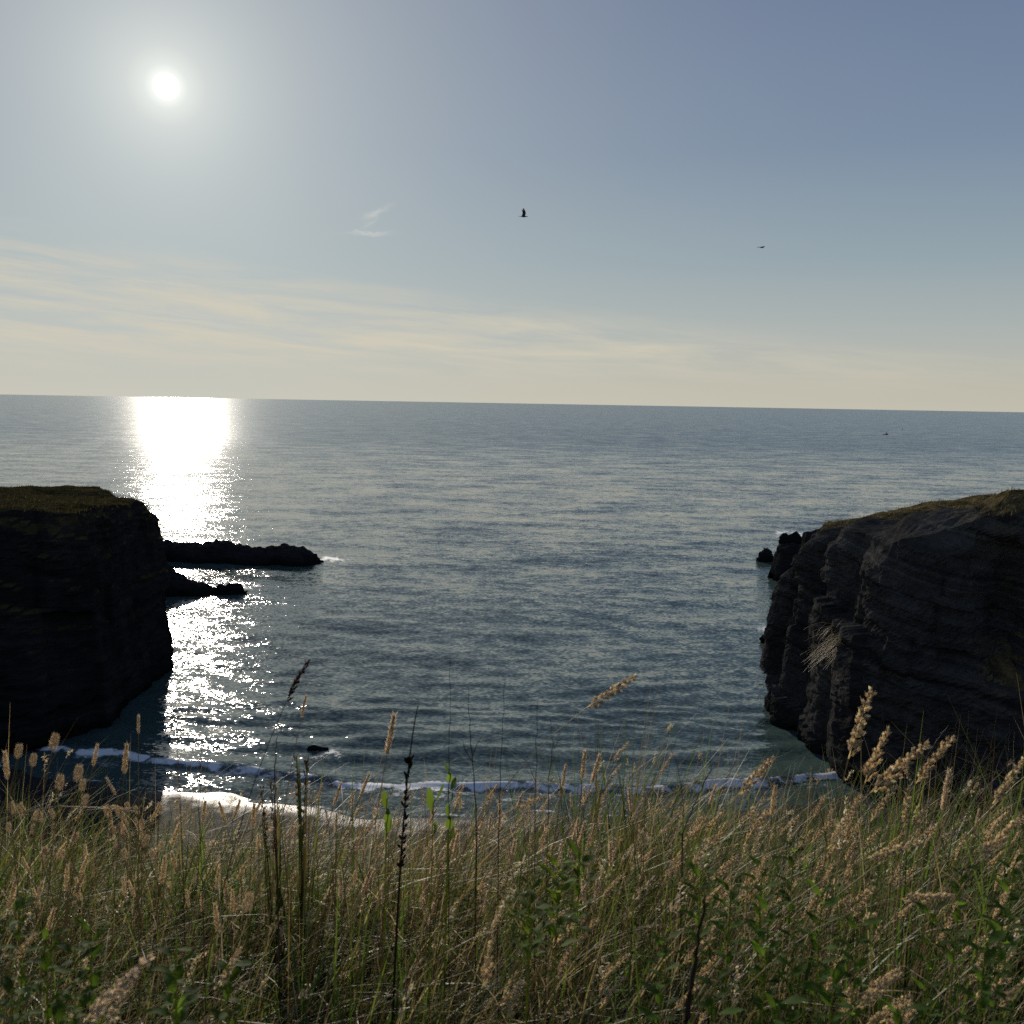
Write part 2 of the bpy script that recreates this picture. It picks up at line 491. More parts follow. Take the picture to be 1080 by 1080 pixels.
def build_headland(name, poly, ztop, centre, mat, inset, seed, tilt, step=0.4, levels=84, rough=1.0, extra=None):
    pts, u = resample(poly, step)
    n = len(pts)
    t_ = np.roll(pts, -3, 0) - np.roll(pts, 3, 0)
    t_ /= np.linalg.norm(t_, axis=1)[:, None] + 1e-9
    nor = np.stack([t_[:, 1], -t_[:, 0]], -1)
    area = 0.5 * np.sum(pts[:, 0] * np.roll(pts[:, 1], -1) - np.roll(pts[:, 0], -1) * pts[:, 1])
    if area < 0:
        nor = -nor
    for _ in range(3):
        nor = (nor + np.roll(nor, 4, 0) + np.roll(nor, -4, 0))
        nor /= np.linalg.norm(nor, axis=1)[:, None] + 1e-9
    tt = np.linspace(0, 1, levels)
    zt = ztop(pts[:, 0], pts[:, 1])
    zb = -2.5
    V = []
    for t in tt:
        z = zb + (zt - zb) * t
        off = -inset * t ** 1.2
        X, Y = pts[:, 0], pts[:, 1]
        b = z + tilt[0] * X + tilt[1] * Y + 0.5 * fbm(X / 6, Y / 6, z / 6, seed + 1, 2)
        uw = u / 1.0 + 1.2 * fbm(X / 5, Y / 5, z / 8, seed + 11, 2)
        bw = b + 0.5 * fbm(X / 7, Y / 7, z / 7, seed + 12, 2)
        d = 1.3 * fbm(X / 11, Y / 11, z / 30, seed + 2, 2)                           # buttresses and gullies
        d += 1.9 * (_hash(np.floor(uw / 5.5), np.floor(bw / 9.0), 0 * uw, seed + 3) - 0.5)      # big jointed blocks
        d += 0.65 * (_hash(np.floor(uw / 1.9 + 0.3), np.floor(bw / 2.6), 0 * uw, seed + 4) - 0.5)
        d += 0.20 * (_hash(np.floor(uw / 0.9), np.floor(bw / 0.55), 0 * uw, seed + 5) - 0.5)
        d += 0.30 * (_hash(np.floor(bw / 0.8), 0 * uw, 0 * uw, seed + 8) - 0.5)       # beds
        d += 0.16 * fbm(X / 0.9, Y / 0.9, z / 0.6, seed + 6, 3)
        d *= rough * (1 - 0.5 * sstep(0.9, 1.0, t))
        off = off + d - 0.5 * sstep(0.94, 1.0, t)
        if extra is not None:
            off = off + extra(X, Y, z, t)
        V.append(np.stack([X + nor[:, 0] * off, Y + nor[:, 1] * off, z + 0 * X], -1))
    rim = V[-1]
    K = 46
    for k in range(1, K + 1):
        s = (k / K) ** 1.6 * 0.985
        p = rim[:, :2] * (1 - s) + np.array(centre) * s
        zz = ztop(p[:, 0], p[:, 1])
        zz0 = rim[:, 2] * (1 - s) + zz * s
        bl = min(1.0, k / 6)
        z = rim[:, 2] * (1 - bl) + zz * bl + 0.12 * (1 - math.exp(-k / 3)) + 0.30 * fbm(p[:, 0] / 3, p[:, 1] / 3, 0, seed + 7, 4)
        V.append(np.stack([p[:, 0], p[:, 1], z], -1))
    V = np.array(V)
    q = grid_quads(V.shape[0], n, wrap=True)
    if area < 0:
        q = q[:, ::-1]
    me = mesh_from(name, V.reshape(-1, 3), q, mat=mat, smooth=False)
    o = link(name, me)
    o['kind'] = 'structure'
    return o, V, levels


def W(px, py, z=0.0):
    p = at_z(px, py, z)
    return (p.x, p.y)


def T(px, py, Y):
    p = at_y(px, py, Y)
    return (p.x, p.y, p.z)


# left headland
def B(px, Y):
    p = at_y(px, 600, Y)
    return (p.x, Y)


polyL = [W(104, 781), W(146, 742), W(180, 706), W(184, 680), B(172, 102), B(156, 112), B(150, 124), B(120, 136), B(60, 146), (-110, 150), (-150, 140), (-150, 60), (-95, 48), (-58, 56), (-45, 62)]
topL = idw([T(0, 529, 74), T(60, 529, 80), T(110, 529, 88), T(135, 535, 96), T(150, 545, 104), T(150, 558, 118), T(120, 524, 110), T(100, 520, 120), T(0, 516, 118), T(50, 517, 130), T(-60, 514, 110), T(-60, 514, 140), T(0, 517, 140), (-110, 120, 14), (-150, 80, 20), (-58, 56, 17.5), (-95, 50, 20)])
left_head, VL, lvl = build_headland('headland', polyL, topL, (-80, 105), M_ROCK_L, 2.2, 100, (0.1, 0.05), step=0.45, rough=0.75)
tag(left_head, 'dark flat-topped headland on the left, black against the sun glitter', 'headland', kind='structure')


# right headland
def extraR(X, Y, z, t):
    # hollow in the face and the ledge beside it
    c = at_y(1047, 650, 63)
    g = np.exp(-((X - c.x) / 1.7) ** 2 - ((z - c.z) / 3.6) ** 2)
    k = at_y(905, 640, 66)
    rib = np.exp(-((X - k.x) / 1.6) ** 2 - ((Y - 67) / 5.0) ** 2)
    sh = at_y(1075, 700, 61)
    ledge = np.exp(-((X - sh.x) / 3.0) ** 2) * sstep(sh.z + 0.8, sh.z - 1.0, z)
    m = (Y < 75) & (X > 0)
    tip = sstep(29, 23, X) * sstep(73, 76, Y) * sstep(0.35, 1.0, t)
    return -0.9 * tip + np.where(m, -2.6 * g + 0.9 * rib + 1.8 * ledge, 0)


polyR = [W(1200, 850), W(1080, 852), W(1000, 848), W(940, 843), B(903, 63.0), B(902, 65.0), B(906, 67.5), B(886, 68.2), B(868, 69.6), B(874, 72.2), B(854, 73.2), B(837, 74.6), B(843, 76.4), B(824, 77.5), B(816, 79), B(822, 84), B(842, 95), B(862, 104), B(890, 116),
         (70, 136), (110, 146), (130, 120), (130, 50), (70, 46)]
topR = idw([T(905, 592, 65), T(915, 575, 65.5), T(930, 562, 65.5), T(965, 543, 64.5), T(1000, 536, 64), T(1080, 521, 63), T(1200, 510, 62), T(818, 606, 79.5), T(832, 594, 78), T(846, 575, 77), T(862, 562, 75), T(880, 557, 72.5), T(900, 553, 72), T(922, 547, 74), T(955, 543, 84), T(1010, 535, 90), T(1080, 529, 92), T(1180, 519, 92),
            T(850, 574, 88), T(880, 562, 92), T(900, 556, 108), T(960, 545, 115), (70, 130, 10), (110, 130, 13), (120, 100, 20), (120, 60, 24), (70, 48, 22)])
right_head, VR, lvlR = build_headland('headland', polyR, topR, (75, 92), M_ROCK_R, 1.0, 200, (0.22, -0.10), step=0.3, levels=110, rough=0.85, extra=extraR)
tag(right_head, 'layered dark rock headland on the right with sunlit dry grass on its sloping top', 'headland', kind='structure')


# ------------------------------------------------------------------ rocks
def build_ridge(name, prof, Y, half, mat, seed, label, base=-1.2, skew=0.0):
    """a rock ledge in the sea; prof = (px, top py) read off the photo, standing at distance Y, 2*half metres deep"""
    P = [at_y(px, py, Y) for px, py in prof]
    xs = np.array([p.x for p in P])
    zs = np.array([p.z for p in P])
    n = max(40, int((xs[-1] - xs[0]) / 0.22))
    x = np.linspace(xs[0], xs[-1], n)
    zt = np.interp(x, xs, zs) + min(0.24, 0.05 * (xs[-1] - xs[0])) * fbm(x / 1.2, 0, 0, seed, 4)
    zt = np.maximum(zt, 0.1)
    ends = sstep(0, 1.2, x - xs[0]) * sstep(0, 1.2, xs[-1] - x)
    m = 33
    a = np.linspace(-1, 1, m)
    X, A = np.meshgrid(x, a, indexing='ij')
    prof_ = (1 - np.abs(A) ** 2.4)
    hw = half * (0.55 + 0.45 * ends)[:, None] * (1 + 0.25 * fbm(X / 3, A * 2, 0, seed + 3, 3))
    Yv = Y + skew * (X - xs[0]) + A * hw
    Z = base + (zt[:, None] * (0.4 + 0.6 * ends[:, None]) - base) * np.clip(prof_, 0, 1) ** 0.55
    nz = 0.35 * fbm(X / 0.9, Yv / 0.9, Z / 0.6, seed + 5, 4) * np.minimum(1, half)
    Z = Z + nz * np.clip(prof_ * 2, 0, 1)
    Xd = X + 0.3 * fbm(X / 1.0, Yv / 1.0, Z / 0.6, seed + 9, 3)
    V = np.stack([Xd, Yv, Z], -1)
    o = link(name, mesh_from(name, V.reshape(-1, 3), grid_quads(n, m)[:, ::-1], mat=mat))
    # origin to the rock's own foot
    c = Vector((float(x.mean()), float(Y), 0.0))
    o.data.transform(Matrix.Translation(-c))
    o.location = c
    tag(o, label, 'rock')
    return o


build_ridge('rock_ledge', [(140, 560), (160, 566), (175, 572), (190, 573), (206, 572), (225, 572), (240, 569), (252, 572), (266, 576), (285, 576), (300, 575), (312, 576), (324, 578), (333, 583), (341, 590)], 149, 4.0, M_REEF, 300,
            'long low black rock ledge running out into the glitter from the left headland', skew=-0.08)
build_ridge('rock_ledge', [(150, 585), (170, 592), (185, 603), (200, 612), (214, 617), (226, 622), (229, 627)], 122, 3.0, M_REEF, 330,
            'wedge of black rock sloping into the water below the long ledge')
build_ridge('rock', [(222, 622), (230, 617), (240, 615.5), (250, 617), (261, 620)], 122, 1.1, M_REEF, 345,
            'small black rock just off the tip of the sloping wedge of rock')
build_ridge('rock_ledge', [(813, 594), (816, 582), (822, 578), (834, 575), (846, 574), (856, 575), (870, 576)], 139, 3.0, M_REEF, 360,
            'jagged low rocks at the seaward foot of the right headland')
build_ridge('rock', [(843, 567), (850, 561), (862, 559), (880, 558), (893, 557)], 158, 2.2, M_REEF, 370,
            'flat rock shelf poking out behind the tip of the right headland')
build_ridge('rock', [(798, 582), (802, 579.5), (808, 579), (813, 579.5), (818, 582.5)], 156, 1.3, M_REEF, 380,
            'small lone rock in the sea left of the right headland')
build_ridge('rock', [(821, 564), (827, 562), (838, 561.5), (848, 563)], 176, 1.3, M_REEF, 385,
            'wave-washed low rock farthest out beyond the right headland')
build_ridge('rock', [(805, 662), (809, 654), (814, 653), (820, 664)], 101, 1.0, M_REEF, 390,
            'rock knob at the waterline halfway along the right headland')
build_ridge('rock', [(322, 787), (328, 784.5), (337, 784), (345, 787)], 66.5, 0.4, M_REEF, 395,
            'low dark rock awash in the surf in front of the glitter', base=-0.4)


def build_boulder(px, py, size, seed, label, rot=0.0):
    p = at_z(px, py, 0.3)
    bm = bmesh.new()
    bmesh.ops.create_icosphere(bm, subdivisions=4, radius=1.0)
    co = np.array([v.co[:] for v in bm.verts])
    # knock flat facets off the ball, then roughen
    rng = np.random.default_rng(seed)
    for _ in range(14):
        d = rng.normal(size=3)
        d /= np.linalg.norm(d)
        h = 0.62 + 0.25 * rng.random()
        over = np.maximum(co @ d - h, 0)
        co -= over[:, None] * d * 0.92
    co *= 1 + 0.06 * fbm(co[:, 0] * 3, co[:, 1] * 3, co[:, 2] * 3, seed, 4)[:, None]
    co *= np.array(size)
    for v, c in zip(bm.verts, co):
        v.co = c
    me = bpy.data.meshes.new('boulder')
    bm.to_mesh(me)
    bm.free()
    me.polygons.foreach_set('use_smooth', [True] * len(me.polygons))
    me.materials.append(M_ROCK_R)
    o = link('boulder', me)
    o.location = (p.x, p.y, 0.3 + size[2] * 0.35)
    o.rotation_euler = (0, 0, rot)
    tag(o, label, 'boulder')


build_boulder(1032, 848, (2.3, 1.7, 1.5), 1, 'big slab-sided boulder on the beach under the right cliff', 0.3)
build_boulder(985, 858, (1.2, 1.0, 0.8), 2, 'smaller boulder on the beach left of the big slab under the right cliff', 1.0)
build_boulder(1075, 862, (1.4, 1.2, 1.1), 3, 'boulder at the right edge under the hollow in the right cliff', 2.0)


# ------------------------------------------------------------------ grass
def blades(root, length, width, lean, az, colb, colt, face, S=5, curl=1.8, taper=1.3):
    """vectorised grass blades; returns verts, quads, per-vertex colour"""
    n = len(length)
    t = np.linspace(0, 1, S)[None, :]
    L = length[:, None]
    le = lean[:, None]
    hx = np.sin(az)[:, None] * le * L * t ** curl
    hy = np.cos(az)[:, None] * le * L * t ** curl
    hz = L * (t - 0.42 * np.minimum(le, 1.2) ** 1.5 * t ** 2.2)
    c = np.stack([root[:, 0:1] + hx, root[:, 1:2] + hy, root[:, 2:3] + hz], -1)
    w = 0.5 * width[:, None] * (1 - t ** taper * 0.93)
    px, py = np.cos(face)[:, None], np.sin(face)[:, None]
    off = np.stack([px * w, py * w, 0.15 * w * np.ones_like(px)], -1)
    V = np.stack([c - off, c + off], 2).reshape(n, S * 2, 3)
    base = (np.arange(n) * S * 2)[:, None, None]
    k = np.arange(S - 1)[None, :, None] * 2
    q = base + k + np.array([0, 1, 3, 2])[None, None, :]
    col = colb[:, None, :] * (1 - t[..., None]) + colt[:, None, :] * t[..., None]
    col = np.repeat(col, 2, axis=1)
    return V.reshape(-1, 3), q.reshape(-1, 4), col.reshape(-1, 3)


class Bag:
    def __init__(self):
        self.v, self.q, self.t, self.c, self.n = [], [], [], [], 0

    def add(self, V, q=None, col=None, t=None):
        V = np.asarray(V, float).reshape(-1, 3)
        self.v.append(V)
        if q is not None and len(q):
            self.q.append(np.asarray(q) + self.n)
        if t is not None and len(t):
            self.t.append(np.asarray(t) + self.n)
        col = np.asarray(col, float)
        if col.ndim == 1:
            col = np.repeat(col[None], len(V), 0)
        self.c.append(col)
        self.n += len(V)

    def mesh(self, name, mat, smooth=True):
        c = np.concatenate(self.c)
        c = np.concatenate([c, np.ones((len(c), 1))], 1)
        return mesh_from(name, np.concatenate(self.v), np.concatenate(self.q) if self.q else None, np.concatenate(self.t) if self.t else None, mat=mat, smooth=smooth, cols={'tint': c})


GREEN = np.array([[0.030, 0.056, 0.012], [0.065, 0.115, 0.020], [0.085, 0.130, 0.026], [0.030, 0.042, 0.014]])
STRAW = np.array([[0.26, 0.20, 0.11], [0.36, 0.285, 0.17], [0.13, 0.095, 0.05], [0.48, 0.39, 0.25]])


SEED = np.array([[0.50, 0.41, 0.30], [0.42, 0.33, 0.22], [0.60, 0.52, 0.40], [0.33, 0.24, 0.16]])


def pick(pal, n, rng, jitter=0.2):
    c = pal[rng.integers(0, len(pal), n)]
    return c * (1 + jitter * rng.normal(size=(n, 1))).clip(0.5, 1.6)


def straw_share(x, y):
    """how dry the sward is: greener on the left and in the right-hand clumps, straw in the middle"""
    s = 0.16 + 0.30 * np.exp(-((x + 0.05) / 0.5) ** 2) + 0.34 * fbm(x / 0.35, y / 0.35, 0, 61, 3)
    return np.clip(s, 0.05, 0.95)


def build_sward():
    bag = Bag()
    rng = np.random.default_rng(3)
    m = 1100
    cy = 0.55 + 3.3 * rng.random(m)
    cx = (rng.random(m) * 2 - 1) * (0.6 + 0.8 * cy)

    def place(n, share, spread):
        y = 0.55 + 3.3 * rng.random(n) ** 1.1
        x = (rng.random(n) * 2 - 1) * (0.55 + 0.78 * y)
        k = rng.integers(0, m, n)
        pull = rng.random(n) < share        # tussocks
        r_ = np.abs(rng.normal(0, spread, n))
        a_ = rng.random(n) * 6.283
        x = np.where(pull, cx[k] + r_ * np.cos(a_), x)
        y = np.where(pull, cy[k] + r_ * np.sin(a_), y)
        clump = 0.62 + 0.66 * (0.5 + 0.5 * fbm(x / 0.35, y / 0.35, 0, 71, 3))
        edge = 1 + 0.10 * sstep(-0.4, 0.3, x)
        return x, y, clump * edge * (0.93 + 0.03 * sstep(-0.2, -0.7, x))

    # green blades
    n = 21000
    x, y, cl = place(n, 0.5, 0.05)
    g = rng.random(n) > straw_share(x, y) * 0.6
    colb = pick(GREEN, n, rng, 0.3)
    colb = np.where(g[:, None], colb, pick(STRAW, n, rng) * 0.55)
    L = (0.26 + 0.42 * rng.random(n)) * cl
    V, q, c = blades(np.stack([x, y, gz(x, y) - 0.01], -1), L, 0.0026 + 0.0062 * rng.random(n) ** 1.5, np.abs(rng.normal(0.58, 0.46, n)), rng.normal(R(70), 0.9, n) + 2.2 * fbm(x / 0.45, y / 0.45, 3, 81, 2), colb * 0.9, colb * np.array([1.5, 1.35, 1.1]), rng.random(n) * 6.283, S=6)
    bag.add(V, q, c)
    # dense low growth that keeps the light out of the bottom of the sward
    n = 30000
    x, y, cl = place(n, 0.3, 0.08)
    colb = pick(GREEN * 0.7, n, rng, 0.3)
    L = (0.10 + 0.22 * rng.random(n)) * cl
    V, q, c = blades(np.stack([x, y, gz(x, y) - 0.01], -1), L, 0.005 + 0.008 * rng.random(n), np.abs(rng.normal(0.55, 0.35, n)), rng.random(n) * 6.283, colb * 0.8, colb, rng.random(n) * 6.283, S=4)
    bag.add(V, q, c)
    # dry stems and blades
    n = 21000
    x, y, cl = place(n, 0.35, 0.06)
    keep = rng.random(n) < 0.25 + straw_share(x, y)
    x, y, cl = x[keep], y[keep], cl[keep]
    n = len(x)
    col = pick(STRAW, n, rng, 0.3)
    L = (0.30 + 0.45 * rng.random(n) ** 1.4) * cl
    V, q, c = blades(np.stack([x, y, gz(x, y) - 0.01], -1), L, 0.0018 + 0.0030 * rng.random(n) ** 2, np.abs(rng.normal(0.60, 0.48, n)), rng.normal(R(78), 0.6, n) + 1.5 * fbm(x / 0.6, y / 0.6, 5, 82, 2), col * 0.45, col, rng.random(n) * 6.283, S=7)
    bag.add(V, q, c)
    # broad fresh blades
    n = 3200
    x, y, cl = place(n, 0.6, 0.04)
    col = pick(np.array([[0.06, 0.12, 0.018], [0.085, 0.15, 0.026], [0.05, 0.085, 0.016]]), n, rng, 0.25)
    V, q, c = blades(np.stack([x, y, gz(x, y) - 0.01], -1), (0.30 + 0.24 * rng.random(n)) * cl, 0.008 + 0.008 * rng.random(n), np.abs(rng.normal(0.5, 0.35, n)), rng.normal(R(70), 1.2, n), col * 0.8, col * 1.2, rng.random(n) * 6.283, S=7, taper=2.2)
    bag.add(V, q, c)
    # the same sward carries on to both sides
    n = 36000
    y = -0.6 + 5.0 * rng.random(n)
    x = (0.5 + 0.74 * np.maximum(y, 0) + 4.2 * rng.random(n)) * np.where(rng.random(n) < 0.5, -1, 1)
    keep = (y > 0.5) | (np.abs(x) > 1.0)
    x, y = x[keep], y[keep]
    n = len(x)
    dry = rng.random(n) < 0.4
    col = np.where(dry[:, None], pick(STRAW, n, rng, 0.3) * 0.8, pick(GREEN, n, rng, 0.3))
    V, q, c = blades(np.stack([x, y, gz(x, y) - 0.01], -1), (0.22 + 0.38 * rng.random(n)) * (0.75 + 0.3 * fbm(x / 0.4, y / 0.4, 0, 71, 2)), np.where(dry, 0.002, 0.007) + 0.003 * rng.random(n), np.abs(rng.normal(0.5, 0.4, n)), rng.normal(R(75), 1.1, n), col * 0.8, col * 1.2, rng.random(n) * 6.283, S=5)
    bag.add(V, q, c)
    # fallen, matted straw lying in and across the rest
    n = 9000
    x, y, cl = place(n, 0.2, 0.08)
    col = pick(STRAW, n, rng, 0.3) * 0.8
    z = gz(x, y) + 0.36 * rng.random(n) * cl
    V, q, c = blades(np.stack([x, y, z], -1), 0.12 + 0.30 * rng.random(n), 0.0012 + 0.0022 * rng.random(n), rng.normal(1.0, 0.3, n).clip(0.3, 1.6), rng.normal(R(80), 1.5, n), col, col, rng.random(n) * 6.283, S=6, curl=1.3)
    bag.add(V, q, c)
    # the numberless small seed heads of the sward
    n = 1000
    x, y, cl = place(n, 0.3, 0.08)
    L = (0.40 + 0.24 * rng.random(n)) * cl
    lean = np.abs(rng.normal(0.42, 0.25, n))
    az = rng.normal(R(80), 0.7, n)
    col = pick(SEED, n, rng, 0.25)
    root = np.stack([x, y, gz(x, y) - 0.01], -1)
    V, q, c = blades(root, L, 0.0018 + 0 * L, lean, az, col * 0.5, col * 0.8, rng.random(n) * 6.283, S=6, taper=4)
    bag.add(V, q, c)
    hl = 0.025 + 0.055 * rng.random(n)
    for j in range(26):
        t = 1 - (hl / L) * rng.random(n)
        pos = np.stack([root[:, 0] + np.sin(az) * lean * L * t ** 1.8, root[:, 1] + np.cos(az) * lean * L * t ** 1.8, root[:, 2] + L * (t - 0.42 * np.minimum(lean, 1.2) ** 1.5 * t ** 2.2)], -1)
        pos = pos + rng.normal(0, 0.0028, (n, 3))
        V, q, c = blades(pos, 0.006 + 0.007 * rng.random(n), 0.0030 + 0.002 * rng.random(n), np.abs(rng.normal(0.8, 0.4, n)), rng.normal(R(80), 1.3, n), col * 0.9, col * 1.1, rng.random(n) * 6.283, S=3, taper=1.6)
        bag.add(V, q, c)
    o = link('grass', bag.mesh('grass', M_GRASS))
    tag(o, 'tangled green and straw-coloured grass of the clifftop in the foreground', 'grass', kind='stuff')
    # the slope below, which the photo only shows past the edge
    bag = Bag()
    n = 9000
    y = 4.0 + 11 * rng.random(n) ** 1.3
    x = (rng.random(n) * 2 - 1) * (3 + 0.8 * y)
    L = 0.3 + 0.4 * rng.random(n)
    colb = pick(np.vstack([GREEN, STRAW * 0.6]), n, rng)
    V, q, c = blades(np.stack([x, y, gz(x, y) - 0.02], -1), L, 0.008 + 0.008 * rng.random(n), np.abs(rng.normal(0.35, 0.2, n)), rng.normal(R(75), 1.0, n), colb, colb * 1.3, rng.random(n) * 6.283, S=4)
    bag.add(V, q, c)
    o = link('grass', bag.mesh('grass', M_GRASS))
    tag(o, 'rough grass on the steep slope below the clifftop edge', 'grass', kind='stuff')


build_sward()


def headland_turf(V, lvl, seed, n, label, pal, gate):
    rng = np.random.default_rng(seed)
    top = V[lvl - 2:lvl + 26].reshape(-1, 3)
    keep = gate(top)
    top = top[keep]
    i = rng.integers(0, len(top), n)
    p = top[i] + rng.normal(0, 0.25, (n, 3)) * np.array([1, 1, 0])
    p[:, 2] = top[i][:, 2] - 0.05
    bag = Bag()
    col = pick(pal, n, rng, 0.25)
    vv, q, c = blades(p, 0.12 + 0.25 * rng.random(n), 0.03 + 0.05 * rng.random(n), np.abs(rng.normal(0.5, 0.3, n)), rng.normal(R(80), 1.2, n), col * 0.8, col * 1.2, rng.random(n) * 6.283, S=3)
    bag.add(vv, q, c)
    o = link('turf', bag.mesh('turf', M_TURF))
    tag(o, label, 'grass', kind='stuff')


headland_turf(VL, lvl, 8, 12000, 'short brown turf along the flat top of the left headland', np.array([[0.05, 0.042, 0.018], [0.085, 0.066, 0.03], [0.035, 0.038, 0.014]]), lambda t: (t[:, 0] > -75) & (t[:, 1] < 135) & (t[:, 2] > 8))
headland_turf(VR, lvlR, 9, 16000, 'dry golden turf over the sloping top of the right headland', np.array([[0.20, 0.15, 0.075], [0.14, 0.11, 0.05], [0.07, 0.065, 0.025]]), lambda t: (t[:, 0] > 29.5 + 1.5 * fbm(t[:, 0] / 3, t[:, 1] / 3, 0, 91, 2)) & (t[:, 0] < 75) & (t[:, 1] < 125) & (t[:, 2] > 9.5))


# ---- seed heads (built upright along +Z, base at the origin, unit length)
def spikelet(bag, p, d, L, r, col, k=5):
    d = Vector(d).normalized()
    q = d.to_track_quat('Z', 'Y').to_matrix()
    ring = []
    vs = [Vector((0, 0, 0))]
    for zz, rr in ((0.3, 1.0), (0.62, 0.75)):
        for i in range(k):
            a = 6.283 * i / k
            vs.append(Vector((math.cos(a) * rr * r, math.sin(a) * rr * r, zz * L)))
    vs.append(Vector((0, 0, L)))
    V = np.array([(q @ v + Vector(p))[:] for v in vs])
    t = [(0, 1 + (i + 1) % k, 1 + i) for i in range(k)] + [(2 * k + 1, k + 1 + i, k + 1 + (i + 1) % k) for i in range(k)]
    qd = [(1 + i, 1 + (i + 1) % k, k + 1 + (i + 1) % k, k + 1 + i) for i in range(k)]
    bag.add(V, qd, col, t)


def hair(bag, p, d, L, r, col):
    d = Vector(d).normalized()
    s = d.cross(Vector((random.random() - 0.5, random.random() - 0.5, 0.3))).normalized() * r
    p = Vector(p)
    V = np.array([(p - s)[:], (p + s)[:], (p + d * L)[:]])
    bag.add(V, None, col, [(0, 1, 2)])


def tube(bag, pts, r0, r1, col, k=5):
    pts = [Vector(p) for p in pts]
    V = []
    for i, p in enumerate(pts):
        t = (pts[min(i + 1, len(pts) - 1)] - pts[max(i - 1, 0)]).normalized()
        q = t.to_track_quat('Z', 'Y').to_matrix()
        r = r0 + (r1 - r0) * i / (len(pts) - 1)
        for j in range(k):
            a = 6.283 * j / k
            V.append((p + q @ Vector((math.cos(a) * r, math.sin(a) * r, 0)))[:])
    bag.add(V, grid_quads(len(pts), k, wrap=True), col)


def jit(c, s=0.18):
    f = 1 + random.gauss(0, s)
    return np.clip(np.array(c) * max(0.5, f), 0, 0.9)


TAN = (0.66, 0.565, 0.40)
BROWN = (0.13, 0.085, 0.05)
FAWN = (0.52, 0.445, 0.32)


def head_plume(seed, tint=TAN):
    """feathery panicle: clumped spikelets on short side branches, bent a little to +X"""
    random.seed(seed)
    bag = Bag()
    axis = lambda t: Vector((0.10 * t * t, 0, t))
    tube(bag, [axis(i / 6) for i in range(7)], 0.008, 0.003, jit(tint), 4)
    n = 20
    for i in range(n):
        t = 0.02 + 0.93 * (i / (n - 1)) ** 0.95
        a = i * 2.4 + random.uniform(-0.4, 0.4)
        bl = (0.15 * (1 - t) + 0.04) * random.uniform(0.7, 1.25)
        up = 0.95
        d = Vector((math.cos(a) * 0.50, math.sin(a) * 0.50, up)).normalized()
        d.x += 0.18
        p0 = axis(t)
        p1 = p0 + d * bl
        tube(bag, [p0, p1], 0.004, 0.003, jit(tint), 3)
        k = int(7 + 11 * (1 - t))
        for j in range(k):
            f = 0.25 + 0.75 * random.random()
            pp = p0.lerp(p1, f) + Vector((random.gauss(0, 0.010), random.gauss(0, 0.010), random.gauss(0, 0.010)))
            dd = d + Vector((random.gauss(0, 0.30), random.gauss(0, 0.30), random.gauss(0, 0.15)))
            spikelet(bag, pp, dd, random.uniform(0.045, 0.08), random.uniform(0.013, 0.021), jit(tint, 0.25), 4)
            if random.random() < 0.5:
                hair(bag, pp + dd.normalized() * 0.05, dd, 0.05, 0.0016, jit(tint))
    return bag.mesh('plume', M_HEAD, smooth=False)


def head_spike(seed, tint=TAN, fat=0.085):
    """narrow dense cylinder of spikelets"""
    random.seed(seed)
    bag = Bag()
    tube(bag, [(0, 0, i / 5) for i in range(6)], 0.02, 0.006, jit(tint), 5)
    n = 120
    for i in range(n):
        t = i / n
        a = i * 2.39996
        w = fat * (0.55 + 0.45 * math.sin(math.pi * min(1, 0.15 + t * 0.9))) * (1 - 0.5 * t ** 4)
        d = Vector((math.cos(a) * 0.45, math.sin(a) * 0.45, 1))
        p = Vector((math.cos(a) * w * 0.45, math.sin(a) * w * 0.45, t * 0.93))
        spikelet(bag, p, d, random.uniform(0.07, 0.11), 0.019, jit(tint, 0.25), 4)
        for _ in range(2):
            hair(bag, p + d * 0.05, d + Vector((random.gauss(0, 0.3), random.gauss(0, 0.3), 0)), random.uniform(0.06, 0.13), 0.003, jit(tint))
    return bag.mesh('spike', M_HEAD, smooth=False)


def head_fluffy(seed, tint=FAWN):
    """soft ovoid head with a halo of fine bristles"""
    random.seed(seed)
    bag = Bag()
    n = 110
    for i in range(n):
        t = (i + 0.5) / n
        a = i * 2.39996
        w = 0.15 * math.sin(math.pi * min(0.97, 0.06 + t * 0.9)) ** 0.75
        p = Vector((math.cos(a) * w * 0.8, math.sin(a) * w * 0.8, t * 0.92))
        d = Vector((math.cos(a) * 0.7, math.sin(a) * 0.7, 0.8))
        spikelet(bag, p, d, random.uniform(0.10, 0.16), 0.026, jit(tint, 0.22), 4)
        for _ in range(6):
            dd = d + Vector((random.gauss(0, 0.3), random.gauss(0, 0.3), random.gauss(0, 0.3)))
            hair(bag, p + d * 0.06, dd, random.uniform(0.10, 0.22), 0.0035, jit((0.45, 0.36, 0.24)))
    return bag.mesh('fluffy', M_HEAD, smooth=False)


HEADS = {
    'plume': [head_plume(s) for s in (1, 2, 3, 4)],
    'pale': [head_plume(s, (0.68, 0.60, 0.48)) for s in (5, 6)],
    'dark': [head_plume(s, BROWN) for s in (7,)],
    'spike': [head_spike(s) for s in (11, 12)],
    'wisp': [head_spike(s, (0.66, 0.57, 0.44), 0.055) for s in (14, 15)],
    'fluffy': [head_fluffy(s) for s in (21, 22)],
}


def bez(a, b, c, n=10):
    out = []
    for i in range(n + 1):
        t = i / n
        out.append(a * (1 - t) ** 2 + b * (2 * t * (1 - t)) + c * t * t)
    return out


